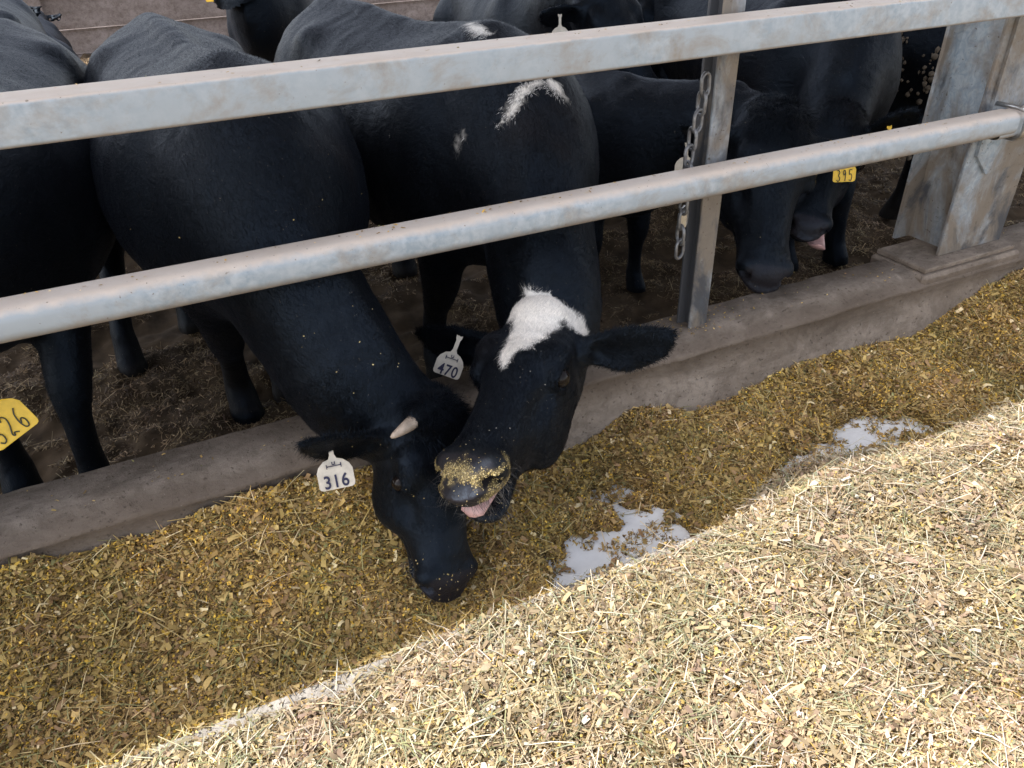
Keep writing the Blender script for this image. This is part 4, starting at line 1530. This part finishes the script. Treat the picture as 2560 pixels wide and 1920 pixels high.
def trough_h(X, Y):
    kz = np.interp(X, KX, KZ) - Z_TROUGH
    t = np.clip((Y - 1.10) / .40, 0, 1.03)
    th = .016 + (kz - .03) * (t ** 1.35) + (.040 * noise2(X, Y, .22, 3, 9.0) + .020 * noise2(X, Y, .06, 2, 4.0)) * (.6 + .4 * t)
    th = th + .03 * sstep(1.17, 1.07, Y)
    n = .105 * noise2(X, Y, .045, 4, 1.0) + .05 * noise2(X, Y, .15, 2, 6.0)
    P = np.stack([X, Y], -1).reshape(-1, 2)
    d = np.min([poly_sd(P, q) for q in PATCH], 0).reshape(X.shape) + n - .008
    pit = np.exp(-(((X - .34) / .11) ** 2 + ((Y - 1.22) / .10) ** 2)) * .035
    return np.where(d < .0, -.02, np.minimum(th - pit * .5, np.maximum(.002 + d * .9, .002)))


PAL_DRY = np.array([.88, .89, .97]) * np.array([(.50, .38, .20), (.56, .45, .27), (.40, .29, .145), (.62, .53, .36), (.30, .205, .10), (.42, .32, .17), (.34, .235, .15), (.20, .13, .065),
                    (.27, .26, .12), (.33, .33, .19), (.58, .39, .10), (.66, .47, .17), (.36, .265, .15), (.70, .62, .46), (.13, .09, .05)])
W_DRY = np.array([12, 10, 12, 6, 10, 12, 8, 8, 4, 4, 3, 2.5, 6, 2.5, 4])
PAL_WET = np.array([1.36, 1.32, 1.16]) * np.array([(.36, .255, .10), (.42, .31, .13), (.27, .18, .07), (.50, .39, .20), (.20, .13, .05), (.30, .215, .085), (.25, .16, .085), (.13, .085, .035),
                    (.17, .16, .065), (.22, .21, .10), (.50, .32, .055), (.60, .40, .09), (.27, .185, .085), (.60, .50, .32), (.08, .055, .027)])
W_WET = np.array([14, 8, 14, 3, 12, 10, 10, 10, 3.5, 3, 6, 3, 5, 1.5, 7])
PAL_BED = 1.1 * np.array([(.22, .155, .085), (.32, .23, .125), (.14, .095, .055), (.40, .30, .17), (.09, .06, .038), (.45, .36, .22)])
W_BED = np.array([12, 8, 12, 3, 10, 1.2])


def pieces(pos, L, Wd, pal, wts, tilt=.45, bend=.25, yaw=None, lift=None):
    """flat bent flakes, two quads each"""
    n = len(pos)
    c = pal[RNG.choice(len(pal), n, p=wts / wts.sum())]
    c = c * (0.72 + .56 * RNG.random((n, 1)))
    pt = fbm(np.stack([pos[:, 0], pos[:, 1], pos[:, 0] * 0], -1), .20, 3)[:, None]       # drifts of greener, darker or yellower stuff
    pg = fbm(np.stack([pos[:, 0], pos[:, 1], pos[:, 0] * 0 + 9], -1), .11, 3)[:, None]
    c = c * (1 + .55 * pt) * (1 + pg * np.array([-.09, .0, -.14]))
    ya = RNG.random(n) * 2 * math.pi if yaw is None else yaw
    t1, t2 = RNG.normal(size=n) * tilt, RNG.normal(size=n) * tilt
    d = np.stack([np.cos(ya) * np.cos(t1), np.sin(ya) * np.cos(t1), np.sin(t1)], 1)
    s0 = np.stack([-np.sin(ya), np.cos(ya), np.zeros(n)], 1)
    nn = np.cross(d, s0)
    s = s0 * np.cos(t2)[:, None] + nn * np.sin(t2)[:, None]
    nn = np.cross(d, s)
    b = (RNG.normal(size=n) * bend * L)[:, None]
    hl, hw = (L / 2)[:, None], (Wd / 2)[:, None]
    k1, k2, k3 = (.55 + .45 * RNG.random((3, n, 1)))
    sk = (RNG.normal(size=(n, 1)) * .25) * hw
    lowest = np.abs(d[:, 2:3]) * hl * .5
    p = pos + np.array([0, 0, 1.0]) * lowest
    V = np.stack([p - d * hl - s * hw * k1, p - d * hl + s * hw * k1, p + nn * b - s * (hw * k3) + d * sk, p + nn * b + s * hw + d * sk, p + d * hl - s * hw * k2, p + d * hl + s * hw * k2], 1)
    return V, np.repeat(c[:, None], 6, 1)


def pile(name, batches, label, cat):
    V = np.concatenate([b[0] for b in batches]).reshape(-1, 3)
    C = np.concatenate([b[1] for b in batches]).reshape(-1, 3)
    n = len(V) // 6
    i = np.arange(n)[:, None] * 6
    Fq = np.concatenate([i + np.array([0, 1, 3, 2]), i + np.array([2, 3, 5, 4])], 0)
    o = fast_mesh(name, V, Fq.astype(np.int32), M['feed'], None, False, attrs={'tone': C})
    tag(o, label, cat, kind='stuff')
    return o


def scatter(n, x0, x1, y0, y1, hf, z0, keep=None):
    X, Y = x0 + (x1 - x0) * RNG.random(n), y0 + (y1 - y0) * RNG.random(n)
    H = hf(X, Y)
    P = np.stack([X, Y, z0 + H], 1)
    ok = (H > -.01) & in_view(P)
    if keep is not None:
        ok &= keep(X, Y, H)
    return P[ok]


def mixbatch(P, pal, wts, zj=.010, big=1.0, cut=(.50, .68, .705, .94, .974)):
    c0, c1, c2, c3, c4 = cut
    n = len(P)
    P = P + np.stack([np.zeros(n), np.zeros(n), RNG.random(n) * zj], 1)
    r = RNG.random(n)
    out = []

    def part(lo, hi):
        m = (r >= lo) & (r < hi)
        return P[m], int(m.sum())
    q, k = part(0, c0)                                     # fines and crumbs
    out.append(pieces(q, big * (.003 + .006 * RNG.random(k) ** 1.6), big * (.002 + .0028 * RNG.random(k)), pal, wts, .5, .15))
    q, k = part(c0, c1)                                   # flakes of husk and stalk
    out.append(pieces(q, big * (.007 + .014 * RNG.random(k) ** 2), big * (.0035 + .006 * RNG.random(k) ** 1.6), pal, wts, .42, .16))
    q, k = part(c1, c2)                                   # broad husk pieces
    out.append(pieces(q + np.array([0, 0, .003]), big * (.014 + .020 * RNG.random(k) ** 2.5), big * (.007 + .009 * RNG.random(k) ** 2), pal[[0, 1, 5, 6, 12, 2, 13]], np.array([3, 2, 3, 3, 2.5, 2, .8]), .38, .18))
    q, k = part(c2, c3)                                  # short straws
    out.append(pieces(q, .010 + .030 * RNG.random(k) ** 2, .0009 + .0014 * RNG.random(k), pal, wts, .34, .08))
    q, k = part(c3, c4)                                 # long straws
    out.append(pieces(q + np.array([0, 0, .005]), .035 + .065 * RNG.random(k) ** 1.6, .0010 + .0018 * RNG.random(k), pal[[0, 1, 3, 8, 9, 13]], np.array([3, 3, 3, 2, 3, 2.]), .20, .07))
    q, k = part(c4, 1.0)                                  # split corn
    out.append(pieces(q + np.array([0, 0, .003]), .0045 + .003 * RNG.random(k), .004 + .002 * RNG.random(k), pal[[10, 11, 13]], np.array([4, 4, 1.]), .7, .3))
    return out


def wisps(P, pal, each=9):
    """little bundles of hay lying the same way"""
    n = len(P)
    ya = RNG.random(n) * 2 * math.pi
    Q_ = np.repeat(P, each, 0) + RNG.normal(size=(n * each, 3)) * np.array([.018, .018, .004]) + np.array([0, 0, .008])
    k = len(Q_)
    return [pieces(Q_, .03 + .06 * RNG.random(k), .0010 + .0018 * RNG.random(k), pal[[8, 9, 1, 3]], np.array([4, 4, 2, 1.]), .14, .08, yaw=np.repeat(ya, each) + .35 * RNG.normal(size=k))]


# the drift on the alley
sheet('feed_drift', -4.0, 8.0, -.8, LIP + .12, 0, M['feedbase'], zf=lambda X, Y: Z_ALLEY + alley_h(X, Y) - .004, nx=800, ny=150)
tag(bpy.data.objects['feed_drift'], 'sunlit pale layer of chopped straw feed spread on the alley', 'feed', kind='stuff')
P = scatter(800000, -2.4, 4.8, -.25, LIP + .12, alley_h, Z_ALLEY, lambda X, Y, H: Y < alley_edge(X) + .01 * RNG.normal(size=len(X)))
stray = scatter(11000, -2.4, 4.8, LIP - .15, LIP - .002, lambda X, Y: np.maximum(alley_h(X, Y), .001), Z_ALLEY)
pile('chopped_feed', mixbatch(P, PAL_DRY, W_DRY, .014, 1.0) + wisps(P[RNG.choice(len(P), 170)], PAL_DRY) + mixbatch(stray, PAL_DRY, W_DRY, .003), 'sunlit loose chips and straws of pale chopped feed on the alley', 'feed')
# what the cattle have left in the trough
sheet('feed_bed', -4.0, 8.0, LIP - .015, 1.545, 0, M['feedbase'], zf=lambda X, Y: Z_TROUGH + trough_h(X, Y) - .003, nx=1200, ny=60)
tag(bpy.data.objects['feed_bed'], 'shaded yellow brown bank of feed against the kerb', 'feed', kind='stuff')
P = scatter(590000, -2.4, 4.9, LIP - .01, 1.53, trough_h, Z_TROUGH, lambda X, Y, H: H > 0)
thin = scatter(74000, -2.4, 4.9, LIP, 1.45, lambda X, Y: np.maximum(trough_h(X, Y), .001), Z_TROUGH, lambda X, Y, H: (H < .012) & (noise2(X, Y, .05, 2, 8.0) > -.01))
pile('trough_feed', mixbatch(P, PAL_WET, W_WET, .010, 1.0, (.58, .80, .822, .955, .966)) + wisps(P[RNG.choice(len(P), 130)], PAL_WET) + mixbatch(thin, PAL_WET, W_WET, .002), 'shaded yellow brown chips, straws and corn bits in the trough', 'feed')
# straw trodden into the pen
zp = lambda X, Y: pen_z(X, Y) - Z_FLOOR
Pb = scatter(330000, -2.5, 5.5, 1.76, 4.2, zp, Z_FLOOR)
Pb2 = scatter(80000, -2.5, 6.5, 4.2, 11.2, zp, Z_FLOOR)
bed = []
for Q_, s_ in ((Pb, 1.0), (Pb2, 2.0)):
    k = len(Q_)
    clump = np.exp(2.2 * noise2(Q_[:, 0], Q_[:, 1], .14, 3, 2.2))
    Q_ = Q_[RNG.random(k) < clump * .75]
    k = len(Q_)
    bed.append(pieces(Q_ + np.array([0, 0, .003]), s_ * (.006 + .026 * RNG.random(k) ** 2), s_ * (.0018 + .0040 * RNG.random(k) ** 2), PAL_BED, W_BED, .42, .18))
    m = RNG.random(k) < .03
    bed.append(pieces(Q_[m] + np.array([0, 0, .006]), s_ * (.03 + .05 * RNG.random(m.sum())), s_ * (.0015 + .0020 * RNG.random(m.sum())), PAL_BED[[1, 3, 5]], np.array([3, 3, 1.]), .25, .10))
pile('straw_bedding', bed, 'dark trodden straw bedding over the pen floor under the cattle', 'bedding')

# bits spilled on the rails and the kerb
def spilled():
    out = []
    k = 260
    x = -1 + 4.2 * RNG.random(k)
    y = 1.505 + .095 * RNG.random(k)
    top = RNG.random(k) < .4
    y = np.where(top, y, 1.525 + .045 * RNG.random(k))
    z = np.where(top, -.2525, -.6025)
    out.append(pieces(np.stack([x, y, z], 1), .003 + .008 * RNG.random(k) ** 2, .002 + .004 * RNG.random(k), PAL_WET * 1.2, W_WET, .15, .1))
    k = 420
    x = -1 + 4.4 * RNG.random(k) ** .9
    x[:110] = 1.30 + .10 * RNG.normal(size=110)
    x[110:170] = 2.45 + .12 * RNG.normal(size=60)
    y = 1.575 + .135 * RNG.random(k)
    out.append(pieces(np.stack([x, y, np.full(k, Z_KERB + .0045)], 1), .003 + .010 * RNG.random(k) ** 2, .002 + .004 * RNG.random(k), PAL_WET * 1.2, W_WET, .2, .15))
    pile('spilled_feed', out, 'small bits of feed spilled along the rails and the kerb top', 'feed')


spilled()
